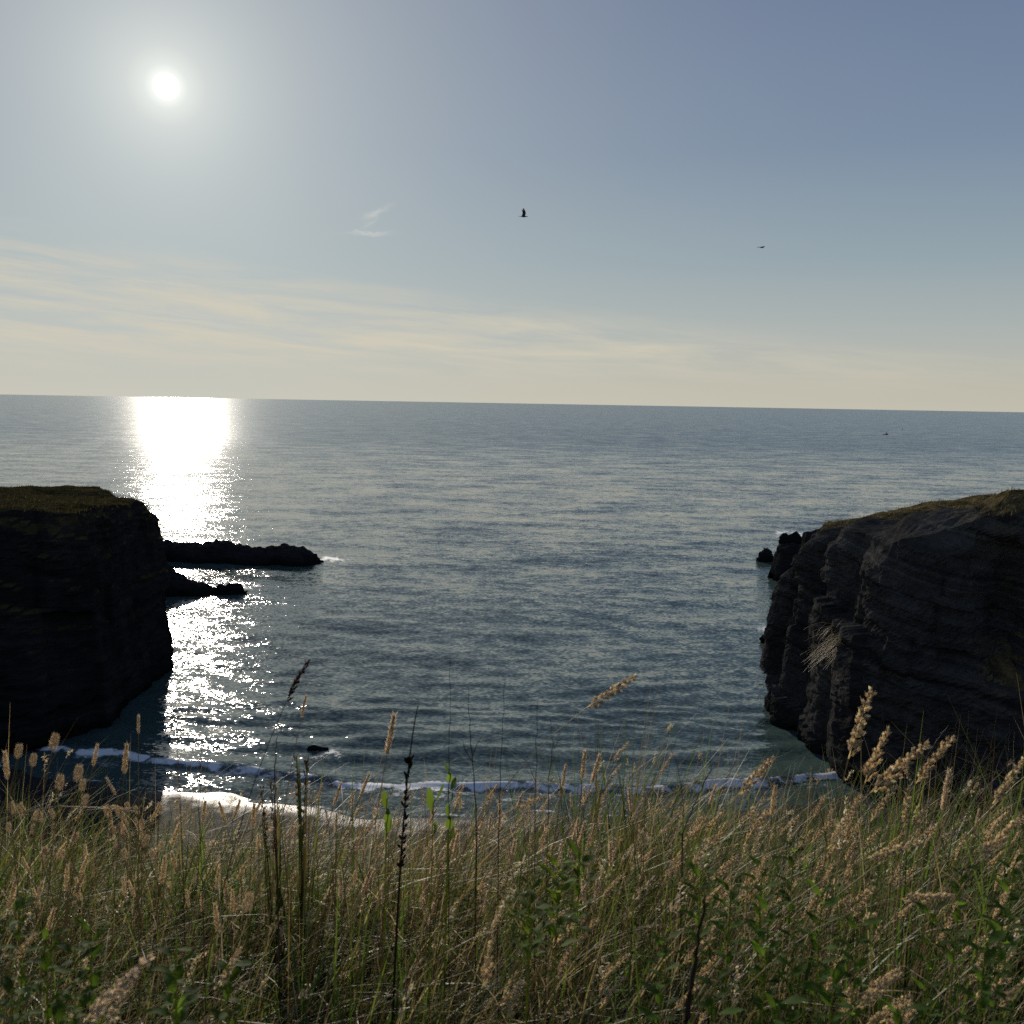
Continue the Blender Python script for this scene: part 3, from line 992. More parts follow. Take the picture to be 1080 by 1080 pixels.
def orient(d, spin=0.0):
    """matrix taking +Z to d, the head's bend (+X) towards the lower side of the lean"""
    z = Vector(d).normalized()
    x = Vector((d[0], d[1], 0))
    if x.length < 1e-4:
        x = Vector((1, 0, 0))
    x = (x - z * x.dot(z)).normalized()
    y = z.cross(x)
    M = Matrix((x, y, z)).transposed()
    return M @ Matrix.Rotation(spin, 3, 'Z')


SEEDS = {}


def stalk(kind, tip, base, label, group=None, root_shift=0.0, stem_col=None, leafy=True, rad=0.0011):
    """a seeding grass: tip and base of its head as world points"""
    tip, base = Vector(tip), Vector(base)
    H = tip - base
    hl = H.length
    d = H.normalized()
    h = base.z - float(gz(base.x, base.y))
    ctrl = base - d * (h * 0.45)
    ctrl.z = max(ctrl.z, base.z - h * 0.7)
    rx, ry = ctrl.x - (base.x - ctrl.x) * 0.15 + root_shift, ctrl.y - 0.02
    root = Vector((rx, ry, float(gz(rx, ry)) - 0.01))
    e = link('grass_stalk', None)
    e.location = root
    tag(e, label, 'grass stalk', group)
    col = np.array(stem_col if stem_col is not None else (0.24, 0.18, 0.085)) * random.uniform(0.8, 1.15)
    bag = Bag()
    pts = [p - root for p in bez(root, ctrl, base, 12)]
    tube(bag, pts, rad * 1.35, rad * 0.6, col, 5)
    s = link('stem', bag.mesh('stem', M_GRASS), e)
    k = HEADS[kind]
    SEEDS[kind] = SEEDS.get(kind, 0) + 1
    o = link('seed_head', k[SEEDS[kind] % len(k)], e)
    Mx = orient(d, random.uniform(-0.5, 0.5))
    wide = {'plume': 1.0, 'pale': 0.9, 'dark': 0.75, 'spike': 1.0, 'wisp': 1.0, 'fluffy': 1.0}[kind]
    o.matrix_local = Matrix.Translation(base - root) @ Mx.to_4x4() @ Matrix.Diagonal((hl * wide, hl * wide, hl, 1))
    if leafy:
        bag = Bag()
        m = 2
        p0 = np.array([pts[3][:], pts[5][:]])
        V, q, c = blades(p0, np.array([0.22, 0.18]) * random.uniform(0.7, 1.1), np.array([0.004, 0.0035]), np.array([0.55, 0.7]), np.array([R(70), R(random.choice((120, 20, -60)))]),
                         np.array([[0.10, 0.11, 0.035]] * 2), np.array([[0.22, 0.17, 0.07]] * 2), np.array([random.random() * 3, random.random() * 3]), S=6)
        bag.add(V, q, c)
        link('leaf', bag.mesh('leaf', M_GRASS), e)
    return e


def hero(kind, tx, ty, bx, by, Y, label, dy=0.0, **kw):
    return stalk(kind, at_y(tx, ty, Y + dy), at_y(bx, by, Y), label, **kw)


# right-hand clump
hero('plume', 914, 727, 895, 800, 1.70, 'tallest tan seed plume, standing upright against the right headland')
hero('plume', 932, 768, 912, 826, 1.72, 'tan seed plume just right of and below the tallest one')
hero('plume', 973, 779, 918, 836, 1.65, 'tan seed plume leaning right, beside the tallest plume and in front of the dark cliff')
hero('plume', 1000, 775, 966, 826, 1.70, 'tan seed plume right of the leaning pair, its tip highest before the dark cliff')
hero('wisp', 1002, 811, 994, 854, 1.75, 'narrow pale spike hanging alone before the dark cliff')
hero('plume', 1077, 800, 1047, 848, 1.60, 'fat tan seed plume at the right edge of the photo')
hero('plume', 1068, 861, 1034, 908, 1.45, 'broad brownish seed plume low at the right edge, below the fat one')
hero('plume', 811, 796, 779, 838, 1.85, 'tan seed plume leaning right over the white surf')
hero('spike', 818, 828, 814, 860, 1.85, 'short upright seed spike before the grey wet beach, under the leaning plume')
hero('plume', 942, 828, 918, 866, 1.60, 'thick clustered seed plume in the heart of the right clump')
hero('plume', 956, 830, 953, 872, 1.62, 'upright seed plume in the middle of the right clump')
hero('plume', 979, 843, 963, 876, 1.60, 'bent seed plume on the right side of the right clump')
hero('wisp', 1033, 853, 1029, 872, 1.70, 'tiny pale spike between the right clump and the edge of the photo')
hero('plume', 890, 862, 872, 896, 1.55, 'tan seed plume low on the left side of the right clump')
hero('plume', 905, 838, 890, 872, 1.60, 'seed plume directly under the tallest plume')
hero('wisp', 756, 827, 748, 848, 1.95, 'small pale spike in front of the surf near the middle right')
hero('plume', 968, 884, 915, 905, 1.40, 'seed plume bowed low to the right under the right clump')
hero('plume', 1002, 940, 950, 948, 1.30, 'seed plume lying almost flat in the grass at lower right')
hero('plume', 806, 900, 797, 930, 1.40, 'fuzzy seed head among green leaves right of centre')
hero('pale', 1015, 875, 992, 882, 1.5, 'pale drooping seed head between the right clump and the right edge')
hero('plume', 868, 838, 858, 862, 1.75, 'small tan plume left of the right clump before the beach')
# middle
hero('plume', 668, 711, 619, 746, 1.75, 'tan seed plume leaning far right, alone high over the open water')
hero('dark', 322, 695, 301, 742, 1.80, 'dark brown seed plume on a tall thin stem over the glitter', stem_col=(0.09, 0.06, 0.03))
hero('wisp', 323, 733, 318, 756, 1.9, 'thin brown spike just right of the dark plume over the glitter')
hero('wisp', 416, 752, 408, 796, 1.85, 'slim tan spike over the water left of the dark dock stalk')
hero('pale', 661, 782, 645, 804, 1.85, 'pale seed head tipping right above the straw tufts at centre')
hero('pale', 708, 794, 695, 818, 1.85, 'pale seed head above the surf right of the straw tufts')
hero('wisp', 617, 791, 614, 822, 1.85, 'straight straw-coloured spike, one of the tallest in the straw tufts')
hero('wisp', 633, 795, 624, 826, 1.85, 'straw spike leaning right beside the tallest straw tuft')
hero('wisp', 597, 806, 593, 830, 1.85, 'short straw spike left of the tallest straw tuft')
hero('pale', 652, 806, 638, 832, 1.8, 'feathery straw head in the straw tufts under the pale tipping one')
hero('plume', 523, 826, 512, 848, 1.9, 'brown clustered head in front of the surf at centre')
hero('plume', 575, 838, 548, 850, 1.8, 'seed head bowed over at centre between surf and grass')
hero('plume', 577, 870, 570, 898, 1.35, 'blurred fuzzy seed head at centre before the bright leaves')
hero('plume', 527, 958, 519, 984, 1.2, 'blurred seed head low at centre')
hero('plume', 515, 990, 510, 1040, 1.1, 'long blurred seed head near the bottom at centre')
hero('wisp', 390, 815, 380, 840, 1.9, 'thin tan spike before the surf left of the dark dock stalk')
hero('wisp', 360, 825, 352, 850, 1.9, 'thin tan spike by the wet beach right of the green dock tussock')
# left
hero('fluffy', 59, 774, 55, 792, 1.45, 'fluffy ovoid seed head, highest of those before the left cliff')
hero('fluffy', 21, 785, 18, 800, 1.45, 'fluffy seed head at far left before the dark cliff')
hero('fluffy', 36, 795, 34, 809, 1.45, 'small fluffy seed head between the far left one and the highest one')
hero('spike', 5, 792, 8, 822, 1.35, 'fat fawn seed spike cut by the left edge of the photo')
hero('fluffy', 84, 807, 81, 825, 1.45, 'fluffy seed head below and right of the highest one at left')
hero('fluffy', 64, 817, 62, 834, 1.40, 'round fluffy seed head under the highest one at left')
hero('fluffy', 88, 822, 86, 835, 1.5, 'small round fluffy seed head touching its neighbour at left')
hero('wisp', 146, 754, 146, 774, 1.7, 'slender pale spike at the edge between the dark cliff shadow and the glitter')
hero('spike', 134, 784, 131, 816, 1.6, 'fawn seed spike before the cliff shadow, left of the glitter')
hero('spike', 103, 785, 98, 808, 1.6, 'fawn seed spike over the foam line at left')
hero('fluffy', 92, 838, 88, 850, 1.5, 'lowest fluffy head at left, half in the grass')
hero('wisp', 112, 820, 122, 838, 1.5, 'bent spike arching right over the left grass')
hero('plume', 138, 856, 108, 852, 1.35, 'pale seed head nodding over to the right in the left grass')
hero('plume', 36, 982, 14, 1012, 1.15, 'brownish seed head leaning right at lower left')
hero('pale', 150, 1008, 88, 1078, 1.0, 'long pale blurred seed plume slanting up at the bottom left')
hero('pale', 136, 1030, 108, 1085, 1.0, 'second pale blurred plume slanting beside the long one at bottom left')
hero('plume', 250, 1000, 232, 1040, 1.1, 'blurred seed plume at the bottom right of the left grass')
hero('fluffy', 264, 942, 258, 962, 1.2, 'pale round fluffy head in the dark hollow under the green tussock')


# ---- seeding grass all through the sward: 3 looks, told apart only by where they grow
def scatter_stalks():
    rng = np.random.default_rng(77)
    random.seed(5)
    zones = [
        ('fluffy', (0, 170), (846, 905), 26, 'short fawn fluffy grass head among the left sward', 'fluffy heads in the left sward', (-8, 8), (12, 18)),
        ('spike', (0, 300), (842, 960), 34, 'thin fawn seed spike half sunk in the left sward', 'seed spikes in the left sward', (-10, 14), (18, 34)),
        ('pale', (300, 690), (826, 900), 60, 'pale feathery seed head along the skyline of the middle sward', 'pale heads in the middle sward', (-4, 16), (18, 30)),
        ('wisp', (330, 720), (830, 960), 48, 'straw spike in the middle sward', 'straw spikes in the middle sward', (-6, 14), (18, 34)),
        ('plume', (400, 720), (890, 1050), 22, 'tan seed plume deep in the middle sward', 'plumes deep in the middle sward', (4, 24), (18, 32)),
        ('plume', (700, 1080), (850, 930), 46, 'tan seed plume leaning with the wind in the right sward', 'plumes in the right sward', (6, 30), (20, 36)),
        ('plume', (690, 1080), (930, 1060), 34, 'tan seed plume leaning in the lower right sward', 'plumes in the lower right sward', (10, 34), (18, 34)),
    ]
    for kind, (x0, x1), (y0, y1), n, label, group, (l0, l1), (h0, h1) in zones:
        for i in range(n):
            px, py = rng.uniform(x0, x1), rng.uniform(y0, y1) if i % 2 else y0 + (y1 - y0) * rng.random() ** 2
            Y = 2.25 - (py - 830) / 250 * 1.05 + rng.normal(0, 0.06)
            sc = 1.7 / Y
            Y = max(1.0, Y)
            l = rng.uniform(l0, l1) * sc
            h = rng.uniform(h0, h1) * sc
            hero(kind, px + l, py, px, py + h, Y, label, group=group, leafy=(i % 3 == 0))


scatter_stalks()


# ---- bare dry stems
def bare_stem(pts, Y, label, r0=0.0016, col=(0.055, 0.042, 0.026), branches=()):
    P = [at_y(px, py, Y) for px, py in pts]
    foot = P[-1].copy()
    foot.x += 0.01
    gzv = float(gz(foot.x, foot.y))
    root = Vector((foot.x, foot.y, gzv - 0.01))
    P = P + [root]
    P = P[::-1]
    e = link('dead_stalk', None)
    e.location = root
    tag(e, label, 'dead stalk')
    bag = Bag()
    # resample smooth
    Q = []
    for a, b in zip(P[:-1], P[1:]):
        for k in range(5):
            Q.append(a.lerp(b, k / 5) + Vector((random.gauss(0, 0.0012), random.gauss(0, 0.0012), 0)))
    Q.append(P[-1])
    tube(bag, [q - root for q in Q], r0, r0 * 0.35, np.array(col), 5)
    link('stem', bag.mesh('stem', M_GRASS), e)
    for br in branches:
        bb = Bag()
        tube(bb, [at_y(px, py, Y) - root for px, py in br], r0 * 0.6, r0 * 0.25, np.array(col), 4)
        link('branch', bb.mesh('branch', M_GRASS), e)
    return e


bare_stem([(474, 690), (475, 740), (474, 790), (473, 850)], 1.9, 'tall hair-thin bare stem, tallest over the water left of centre', 0.0012)
bare_stem([(494, 724), (495, 760), (498, 800), (502, 850)], 1.9, 'bare forked stem over the water right of the tallest thin stem', 0.0015, branches=[[(498, 798), (503, 785), (510, 774)], [(499, 805), (490, 790), (488, 780)]])
bare_stem([(533, 714), (530, 760), (528, 810), (526, 870)], 1.85, 'thin bare stem leaning slightly right over the water at centre', 0.0012)
bare_stem([(567, 740), (566, 780), (565, 840)], 1.85, 'thin straight bare stem over the water right of centre', 0.0012, branches=[[(565, 825), (557, 805), (541, 789)]])
bare_stem([(580, 758), (584, 785), (578, 830)], 1.85, 'short bent bare stem beside the straight one right of centre', 0.0011, branches=[[(584, 790), (590, 780), (593, 778)]])
bare_stem([(720, 772), (700, 800), (680, 840)], 1.9, 'thin bare stem slanting right over the surf', 0.0010, col=(0.10, 0.08, 0.05))
bare_stem([(708, 788), (715, 810), (722, 850)], 1.9, 'thin bare stem crossing the slanting one over the surf', 0.0010, col=(0.10, 0.08, 0.05))
bare_stem([(762, 798), (745, 820), (732, 850), (720, 880)], 1.85, 'bare twig-like stem with a side shoot near the surf at right', 0.0016, branches=[[(740, 830), (750, 812), (749, 788)]])
bare_stem([(744, 944), (738, 985), (730, 1030), (724, 1080)], 1.05, 'thick dark dead stalk standing in the grass at lower right of centre', 0.0045, col=(0.045, 0.032, 0.022))
bare_stem([(1000, 765), (985, 785), (960, 830)], 1.75, 'fine dark grass stem rising between the right-hand plumes', 0.0010)
bare_stem([(293, 776), (291, 800), (290, 840)], 1.8, 'brown broken stem over the glitter below the dark plume', 0.002, col=(0.08, 0.055, 0.03))
bare_stem([(186, 760), (188, 800), (190, 850)], 1.8, 'thin bare stem over the bright glitter at left', 0.001)
bare_stem([(212, 762), (212, 800), (210, 850)], 1.8, 'second thin bare stem over the bright glitter at left', 0.001)


# ---- broad-leaved plants
def leaf_shape(bag, p, d, n, L, w, col, curl=0.15, S=7):
    d = Vector(d).normalized()
    n = Vector(n)
    s = d.cross(n)
    if s.length < 1e-3:
        s = Vector((1, 0, 0))
    s.normalize()
    n = s.cross(d).normalized()
    V = []
    for i in range(S):
        t = i / (S - 1)
        ww = w * 0.5 * (math.sin(math.pi * min(1, t * 0.96 + 0.04)) ** 0.8) * (1 - 0.3 * t)
        c = Vector(p) + d * (L * t) - n * (curl * L * t * t)
        wave = 0.06 * w * math.sin(t * 9 + L * 100)
        V += [(c - s * ww + n * (0.18 * ww + wave))[:], c[:], (c + s * ww + n * (0.18 * ww - wave))[:]]
    q = grid_quads(S, 3)
    bag.add(V, q, col)


def leafy_plant(px, py, Y, label, n=10, size=0.05, h=0.16, col=(0.060, 0.105, 0.022), group=None, sink=True, upright=0.6):
    n = int(n * (1.9 if sink else 0.8))
    size *= 0.60 if sink else 0.62
    top = at_y(px, py + (26 if sink else 0), Y)
    g = float(gz(top.x, top.y))
    root = Vector((top.x - 0.01, top.y, g - 0.01))
    H = top.z - g
    e = link('leafy_plant', None)
    e.location = root
    tag(e, label, 'plant', group)
    bag = Bag()
    tube(bag, [(0, 0, 0), (0.004, 0, H * 0.5), (0.01, 0, H)], 0.0015, 0.0010, np.array((0.10, 0.13, 0.04)), 6)
    link('stem', bag.mesh('stem', M_LEAF), e)
    bag = Bag()
    for i in range(n):
        t = 1 - (i / n) * min(1, h / H)
        a = i * 2.4 + random.uniform(-0.5, 0.5)
        up = random.uniform(upright * 0.4, upright * 1.6)
        d = Vector((math.cos(a), math.sin(a), up))
        p = Vector((0.01 * t, 0, H * t))
        L = size * random.uniform(0.7, 1.25)
        pet = p + d.normalized() * L * 0.2
        tube(bag, [p, pet], 0.0009, 0.0007, np.array((0.07, 0.10, 0.03)), 4)
        leaf_shape(bag, pet, d, (0, 0, 1) if up < 1.2 else (math.cos(a), math.sin(a), 0.3), L, L * random.uniform(0.42, 0.58), jit(col, 0.25), random.uniform(0.05, 0.35))
    link('foliage', bag.mesh('foliage', M_LEAF), e)
    return e


random.seed(9)
leafy_plant(408, 838, 1.75, 'upright green-leaved dock shoot at the foot of the dark dock stalk', 6, 0.055, 0.10, sink=False, col=(0.040, 0.066, 0.016), upright=1.6)
leafy_plant(457, 842, 1.75, 'pair of broad green leaves standing up against the wet beach', 5, 0.06, 0.09, sink=False, col=(0.040, 0.066, 0.016), upright=2.2)
leafy_plant(474, 800, 1.8, 'slim green shoot clasping the tallest bare stem', 6, 0.04, 0.08, sink=False, col=(0.040, 0.066, 0.016), upright=2.4)
leafy_plant(474, 845, 1.75, 'broad green leaves below the slim shoot', 6, 0.055, 0.10, sink=False, col=(0.040, 0.066, 0.016), upright=2.0)
leafy_plant(590, 880, 1.55, 'bright green leafy plant at centre under the straw tufts', 12, 0.055, 0.16, (0.075, 0.125, 0.022))
leafy_plant(612, 870, 1.6, 'taller leafy plant right of the bright centre one', 10, 0.055, 0.14)
leafy_plant(560, 925, 1.35, 'single bright leaf cluster low at centre', 7, 0.05, 0.10, (0.08, 0.13, 0.02))
leafy_plant(560, 895, 1.5, 'shaded leafy plant left of the bright centre one', 9, 0.05, 0.14)
for i, (px, py, Y, lab) in enumerate([
        (20, 925, 1.25, 'round-leaved plant at the left edge in the grass'),
        (48, 955, 1.15, 'round-leaved plant lit green at lower left'),
        (78, 965, 1.15, 'leafy plant right of the lit one at lower left'),
        (12, 1010, 1.05, 'leafy plant in the bottom left corner'),
        (95, 945, 1.2, 'leafy plant with upright leaves in the left grass'),
        (64, 1040, 1.0, 'leafy plant below the lit one at bottom left'),
        (185, 968, 1.15, 'sparse leafy plant in the middle of the left grass'),
        (240, 985, 1.1, 'small leafy sprig near the dark hollow at left'),
        (185, 1010, 1.05, 'low leafy plant near the bottom at left')]):
    leafy_plant(px, py, Y, lab, 10, 0.042, 0.16, (0.055, 0.10, 0.02))
for i, (px, py, Y, lab) in enumerate([
        (740, 890, 1.55, 'leafy clump at the left end of the right sward'),
        (772, 905, 1.5, 'leafy plant at the foot of the fuzzy head right of centre'),
        (805, 880, 1.6, 'leafy plant on the skyline below the leaning plume'),
        (838, 858, 1.75, 'small bright green sprig on the skyline before the grey beach'),
        (812, 925, 1.35, 'dense leafy plant under the fuzzy head right of centre'),
        (868, 910, 1.4, 'leafy plant left below the right clump'),
        (838, 950, 1.3, 'broad dark leaf cluster in the lower right grass'),
        (905, 945, 1.3, 'bright leaf cluster in the middle of the lower right grass'),
        (880, 990, 1.15, 'leafy plant low in the right grass'),
        (1015, 885, 1.5, 'leafy sprig behind the brownish plume at right'),
        (1060, 920, 1.35, 'leafy plant at the right edge'),
        (985, 930, 1.35, 'leafy plant below the right clump'),
        (1040, 965, 1.2, 'leafy plant low at the right edge'),
        (755, 1000, 1.1, 'leafy plant right of the dark dead stalk'),
        (700, 960, 1.25, 'leafy plant left of the dark dead stalk'),
        (820, 1025, 1.05, 'leafy plant near the bottom right of centre'),
        (950, 1030, 1.05, 'leafy plant at the bottom right'),
        (1070, 880, 1.5, 'small leafy sprig under the fat plume at the right edge')]):
    leafy_plant(px, py, Y, lab, 11, 0.046, 0.18, (0.055, 0.105, 0.020))


# dark dock stalk and the green tussock
def dock(px0, py0, px1, py1, Y, label, col, seed, n=46, leafy=0, rmax=0.012):
    random.seed(seed)
    tip, base = at_y(px0, py0, Y), at_y(px1, py1, Y)
    g = float(gz(base.x, base.y))
    root = Vector((base.x - 0.02, base.y, g - 0.01))
    e = link('dock_plant', None)
    e.location = root
    tag(e, label, 'plant')
    bag = Bag()
    pts = [p - root for p in bez(root, base, tip, 14)]
    tube(bag, pts, 0.0034, 0.0010, np.array(col), 6)
    link('stem', bag.mesh('stem', M_GRASS), e)
    bag = Bag()
    for i in range(n):
        t = random.uniform(0.50, 0.78)
        p = pts[int(t * 14)].lerp(pts[min(14, int(t * 14) + 1)], t * 14 - int(t * 14))
        a = random.random() * 6.283
        r = rmax * 0.8 * (1.15 - t)
        spikelet(bag, p + Vector((math.cos(a) * r * 0.5, math.sin(a) * r * 0.5, 0)), (math.cos(a) * 0.6, math.sin(a) * 0.6, 1), random.uniform(0.010, 0.018), 0.0028, jit(col), 5)
    link('seed_head', bag.mesh('seed_head', M_HEAD), e)
    if leafy:
        bag = Bag()
        for i in range(leafy):
            t = random.uniform(0.42, 0.9)
            p = pts[int(t * 14)]
            a = random.random() * 6.283
            leaf_shape(bag, p, (math.cos(a) * 0.35, math.sin(a) * 0.35, 1), (math.cos(a), math.sin(a), 0.3), random.uniform(0.04, 0.08), 0.012, jit((0.045, 0.06, 0.02)), 0.1)
        link('foliage', bag.mesh('foliage', M_LEAF), e)


dock(441, 744, 420, 825, 1.75, 'dark dead dock stalk with clotted seeds standing up over the surf', (0.040, 0.030, 0.022), 4, 44, 0)


def tussock(px, ytop, Y, half, n, label, seed, cols):
    rng = np.random.default_rng(seed)
    top = at_y(px, ytop, Y)
    g = float(gz(top.x, top.y))
    e = link('dock_plant', None)
    e.location = (top.x, top.y, g - 0.01)
    tag(e, label, 'plant')
    H = top.z - g
    root = np.stack([rng.normal(0, half * 0.6, n), rng.normal(0, half * 0.6, n), 0 * np.ones(n)], -1)
    col = pick(np.array(cols), n, rng, 0.25)
    V, q, c = blades(root, H * (0.55 + 0.5 * rng.random(n) ** 0.8), 0.006 + 0.009 * rng.random(n), np.abs(rng.normal(0.10, 0.09, n)), rng.random(n) * 6.283, col * 0.8, col, rng.random(n) * 6.283, S=7, taper=2.4)
    bag = Bag()
    bag.add(V, q, c)
    link('foliage', bag.mesh('foliage', M_GRASS), e)
    bag = Bag()
    random.seed(seed)
    for k in range(2):
        x0, y0 = random.gauss(0, half * 0.5), random.gauss(0, half * 0.4)
        lean = random.gauss(0, 0.04)
        p = [Vector((x0 + lean * t * t, y0, H * t * random.uniform(0.98, 1.0))) for t in [i / 8 for i in range(9)]]
        tube(bag, p, 0.002, 0.001, np.array((0.06, 0.045, 0.025)), 4)
        for i in range(34):
            t = random.uniform(0.72, 0.99)
            a_ = random.random() * 6.283
            spikelet(bag, (x0 + lean * t * t + math.cos(a_) * 0.003, y0 + math.sin(a_) * 0.003, H * t), (math.cos(a_) * 0.4, math.sin(a_) * 0.4, 1), 0.012, 0.0022, jit((0.22, 0.16, 0.09)), 4)
    link('seed_head', bag.mesh('seed_head', M_HEAD), e)


tussock(316, 793, 2.25, 0.013, 26, 'dark green dock tussock standing up before the glitter and the wet beach', 5, [(0.07, 0.11, 0.03), (0.10, 0.13, 0.04), (0.09, 0.075, 0.03)])
tussock(288, 822, 2.25, 0.014, 16, 'lower brownish tussock left of the dark green one before the wet beach', 6, [(0.12, 0.10, 0.04), (0.16, 0.12, 0.06), (0.07, 0.09, 0.03)])


# ------------------------------------------------------------------ hanging dry grass on the right cliff
def hanging_grass(px, py, px2, py2, Y, n, label, seed):
    a, b = at_y(px, py, Y), at_y(px2, py2, Y)
    rng = np.random.default_rng(seed)
    bag = Bag()
    d = (b - a)
    for i in range(n):
        s = Vector((rng.normal(0, 0.5), rng.normal(0, 0.3), rng.normal(0, 0.25)))
        p0 = Vector((rng.normal(0, 0.3), rng.normal(0, 0.2), rng.normal(0, 0.3)))
        p2 = p0 + d * rng.uniform(0.5, 1.0) + s
        p1 = p0.lerp(p2, 0.5) + Vector((0, -0.3, 0.35 + rng.random() * 0.3))
        tube(bag, bez(p0, p1, p2, 6), 0.014, 0.005, jit((0.20, 0.16, 0.09)), 3)
    o = link('dry_grass_tuft', bag.mesh('tuft', M_GRASS))
    o.location = a
    tag(o, label, 'grass tuft')


hanging_grass(893, 672, 853, 702, 64.5, 70, 'pale dry grass tuft trailing down the left edge of the right cliff face', 1)
hanging_grass(884, 664, 862, 680, 66.0, 30, 'small dry grass tuft above the big trailing one on the right cliff', 2)

# ------------------------------------------------------------------ birds
M_BIRD = plain_mat('dark_plumage', (0.02, 0.02, 0.022), 0.7)


def bird(px, py, Y, span, pose, heading, label):
    """body along +X (beak first) built as one mesh with its two wings"""
    bm = bmesh.new()
    prof = [(-0.56, 0.030, 0.010, 0.02), (-0.40, 0.055, 0.014, 0.02), (-0.26, 0.035, 0.030, 0.01), (-0.1, 0.062, 0.060, 0.0), (0.08, 0.072, 0.072, 0.0), (0.22, 0.055, 0.058, 0.015), (0.30, 0.040, 0.042, 0.03),
            (0.37, 0.044, 0.046, 0.035), (0.43, 0.030, 0.032, 0.03), (0.46, 0.012, 0.014, 0.022), (0.54, 0.003, 0.004, 0.012)]
    rings = []
    for x, ry, rz, cz in prof:
        rings.append([bm.verts.new((x, math.cos(6.283 * k / 10) * ry, cz + math.sin(6.283 * k / 10) * rz)) for k in range(10)])
    for a, b in zip(rings[:-1], rings[1:]):
        for k in range(10):
            bm.faces.new((a[k], a[(k + 1) % 10], b[(k + 1) % 10], b[k]))
    bm.faces.new(rings[0][::-1])
    bm.faces.new(rings[-1])
    for s in (-1, 1):
        sec = []
        m = 9
        for i in range(m):
            t = i / (m - 1)
            if pose == 'raised':
                ang = R(72) - R(10) * t
            else:
                ang = R(16) - R(26) * t
            r = span * t
            yy = s * (0.03 + r * math.cos(ang))
            zz = 0.03 + (r * math.sin(ang) if pose == 'raised' else 0.10 * math.sin(t * 2.6) * span)
            ch = 0.36 * (1 - 0.72 * t ** 1.6)
            sw = 0.10 * math.sin(t * 3.1) - 0.22 * t ** 2
            th = 0.018 * (1 - 0.7 * t)
            sec.append([bm.verts.new((0.16 + sw, yy, zz)), bm.verts.new((0.16 + sw - ch * 0.4, yy, zz + th)), bm.verts.new((0.16 + sw - ch, yy, zz)), bm.verts.new((0.16 + sw - ch * 0.4, yy, zz - th))])
        for a, b in zip(sec[:-1], sec[1:]):
            for k in range(4):
                bm.faces.new((a[k], a[(k + 1) % 4], b[(k + 1) % 4], b[k]))
        bm.faces.new(sec[0][::-1])
        bm.faces.new(sec[-1])
    bmesh.ops.recalc_face_normals(bm, faces=bm.faces)
    me = bpy.data.meshes.new('bird')
    bm.to_mesh(me)
    bm.free()
    me.polygons.foreach_set('use_smooth', [True] * len(me.polygons))
    me.materials.append(M_BIRD)
    o = link('bird', me)
    o.location = at_y(px, py, Y)
    o.rotation_euler = (0, 0, heading)
    tag(o, label, 'bird')


bird(552, 228.5, 105, 0.85, 'raised', R(8), 'dark bird flying side on with its wings raised, high over the sea at centre')
bird(803, 261, 120, 0.62, 'glide', R(30), 'dark bird gliding with flat wings, the one farther right')

# ------------------------------------------------------------------ boat and buoy far out
M_HULL = plain_mat('dark_hull', (0.035, 0.038, 0.042), 0.5)
M_CAB = plain_mat('grey_cabin', (0.06, 0.065, 0.07), 0.5)


def boat(px, py, L, label):
    p = at_z(px, py)
    e = link('fishing_boat', None)
    e.location = (p.x, p.y, 0)
    tag(e, label, 'boat')
    bm = bmesh.new()
    rows = []
    for i in range(9):
        t = i / 8
        w = 0.17 * L * (1 - max(0, t - 0.45) ** 2 * 3.2)
        sh = 0.10 * L + 0.07 * L * t ** 2
        x = (t - 0.5) * L
        rows.append([bm.verts.new((x, -w, sh)), bm.verts.new((x * 0.97, -w * 0.7, -0.05 * L)), bm.verts.new((x * 0.97, w * 0.7, -0.05 * L)), bm.verts.new((x, w, sh))])
    for a, b in zip(rows[:-1], rows[1:]):
        for k in range(4):
            bm.faces.new((a[k], a[(k + 1) % 4], b[(k + 1) % 4], b[k]))
    bm.faces.new(rows[0][::-1])
    bm.faces.new(rows[-1])
    bmesh.ops.recalc_face_normals(bm, faces=bm.faces)
    me = bpy.data.meshes.new('hull')
    bm.to_mesh(me)
    bm.free()
    me.materials.append(M_HULL)
    link('hull', me, e)
    bm = bmesh.new()
    bmesh.ops.create_cube(bm, size=1.0)
    for v in bm.verts:
        top = v.co.z > 0
        v.co = Vector((v.co.x * L * (0.26 if not top else 0.22) + 0.12 * L, v.co.y * L * (0.24 if not top else 0.2), 0.11 * L + (v.co.z + 0.5) * 0.22 * L))
    bmesh.ops.bevel(bm, geom=bm.edges[:], offset=0.02 * L, segments=2, affect='EDGES')
    me = bpy.data.meshes.new('cabin')
    bm.to_mesh(me)
    bm.free()
    me.materials.append(M_CAB)
    link('cabin', me, e)
    bm = bmesh.new()
    bmesh.ops.create_cone(bm, cap_ends=True, segments=8, radius1=0.02 * L, radius2=0.01 * L, depth=0.3 * L, matrix=Matrix.Translation((0.1 * L, 0, 0.47 * L)))
    me = bpy.data.meshes.new('mast')
    bm.to_mesh(me)
    bm.free()
    me.materials.append(M_HULL)
    link('mast', me, e)
    e.rotation_euler = (0, 0, R(10))


boat(934, 458.5, 5.6, 'small dark boat far out on the sea at right')


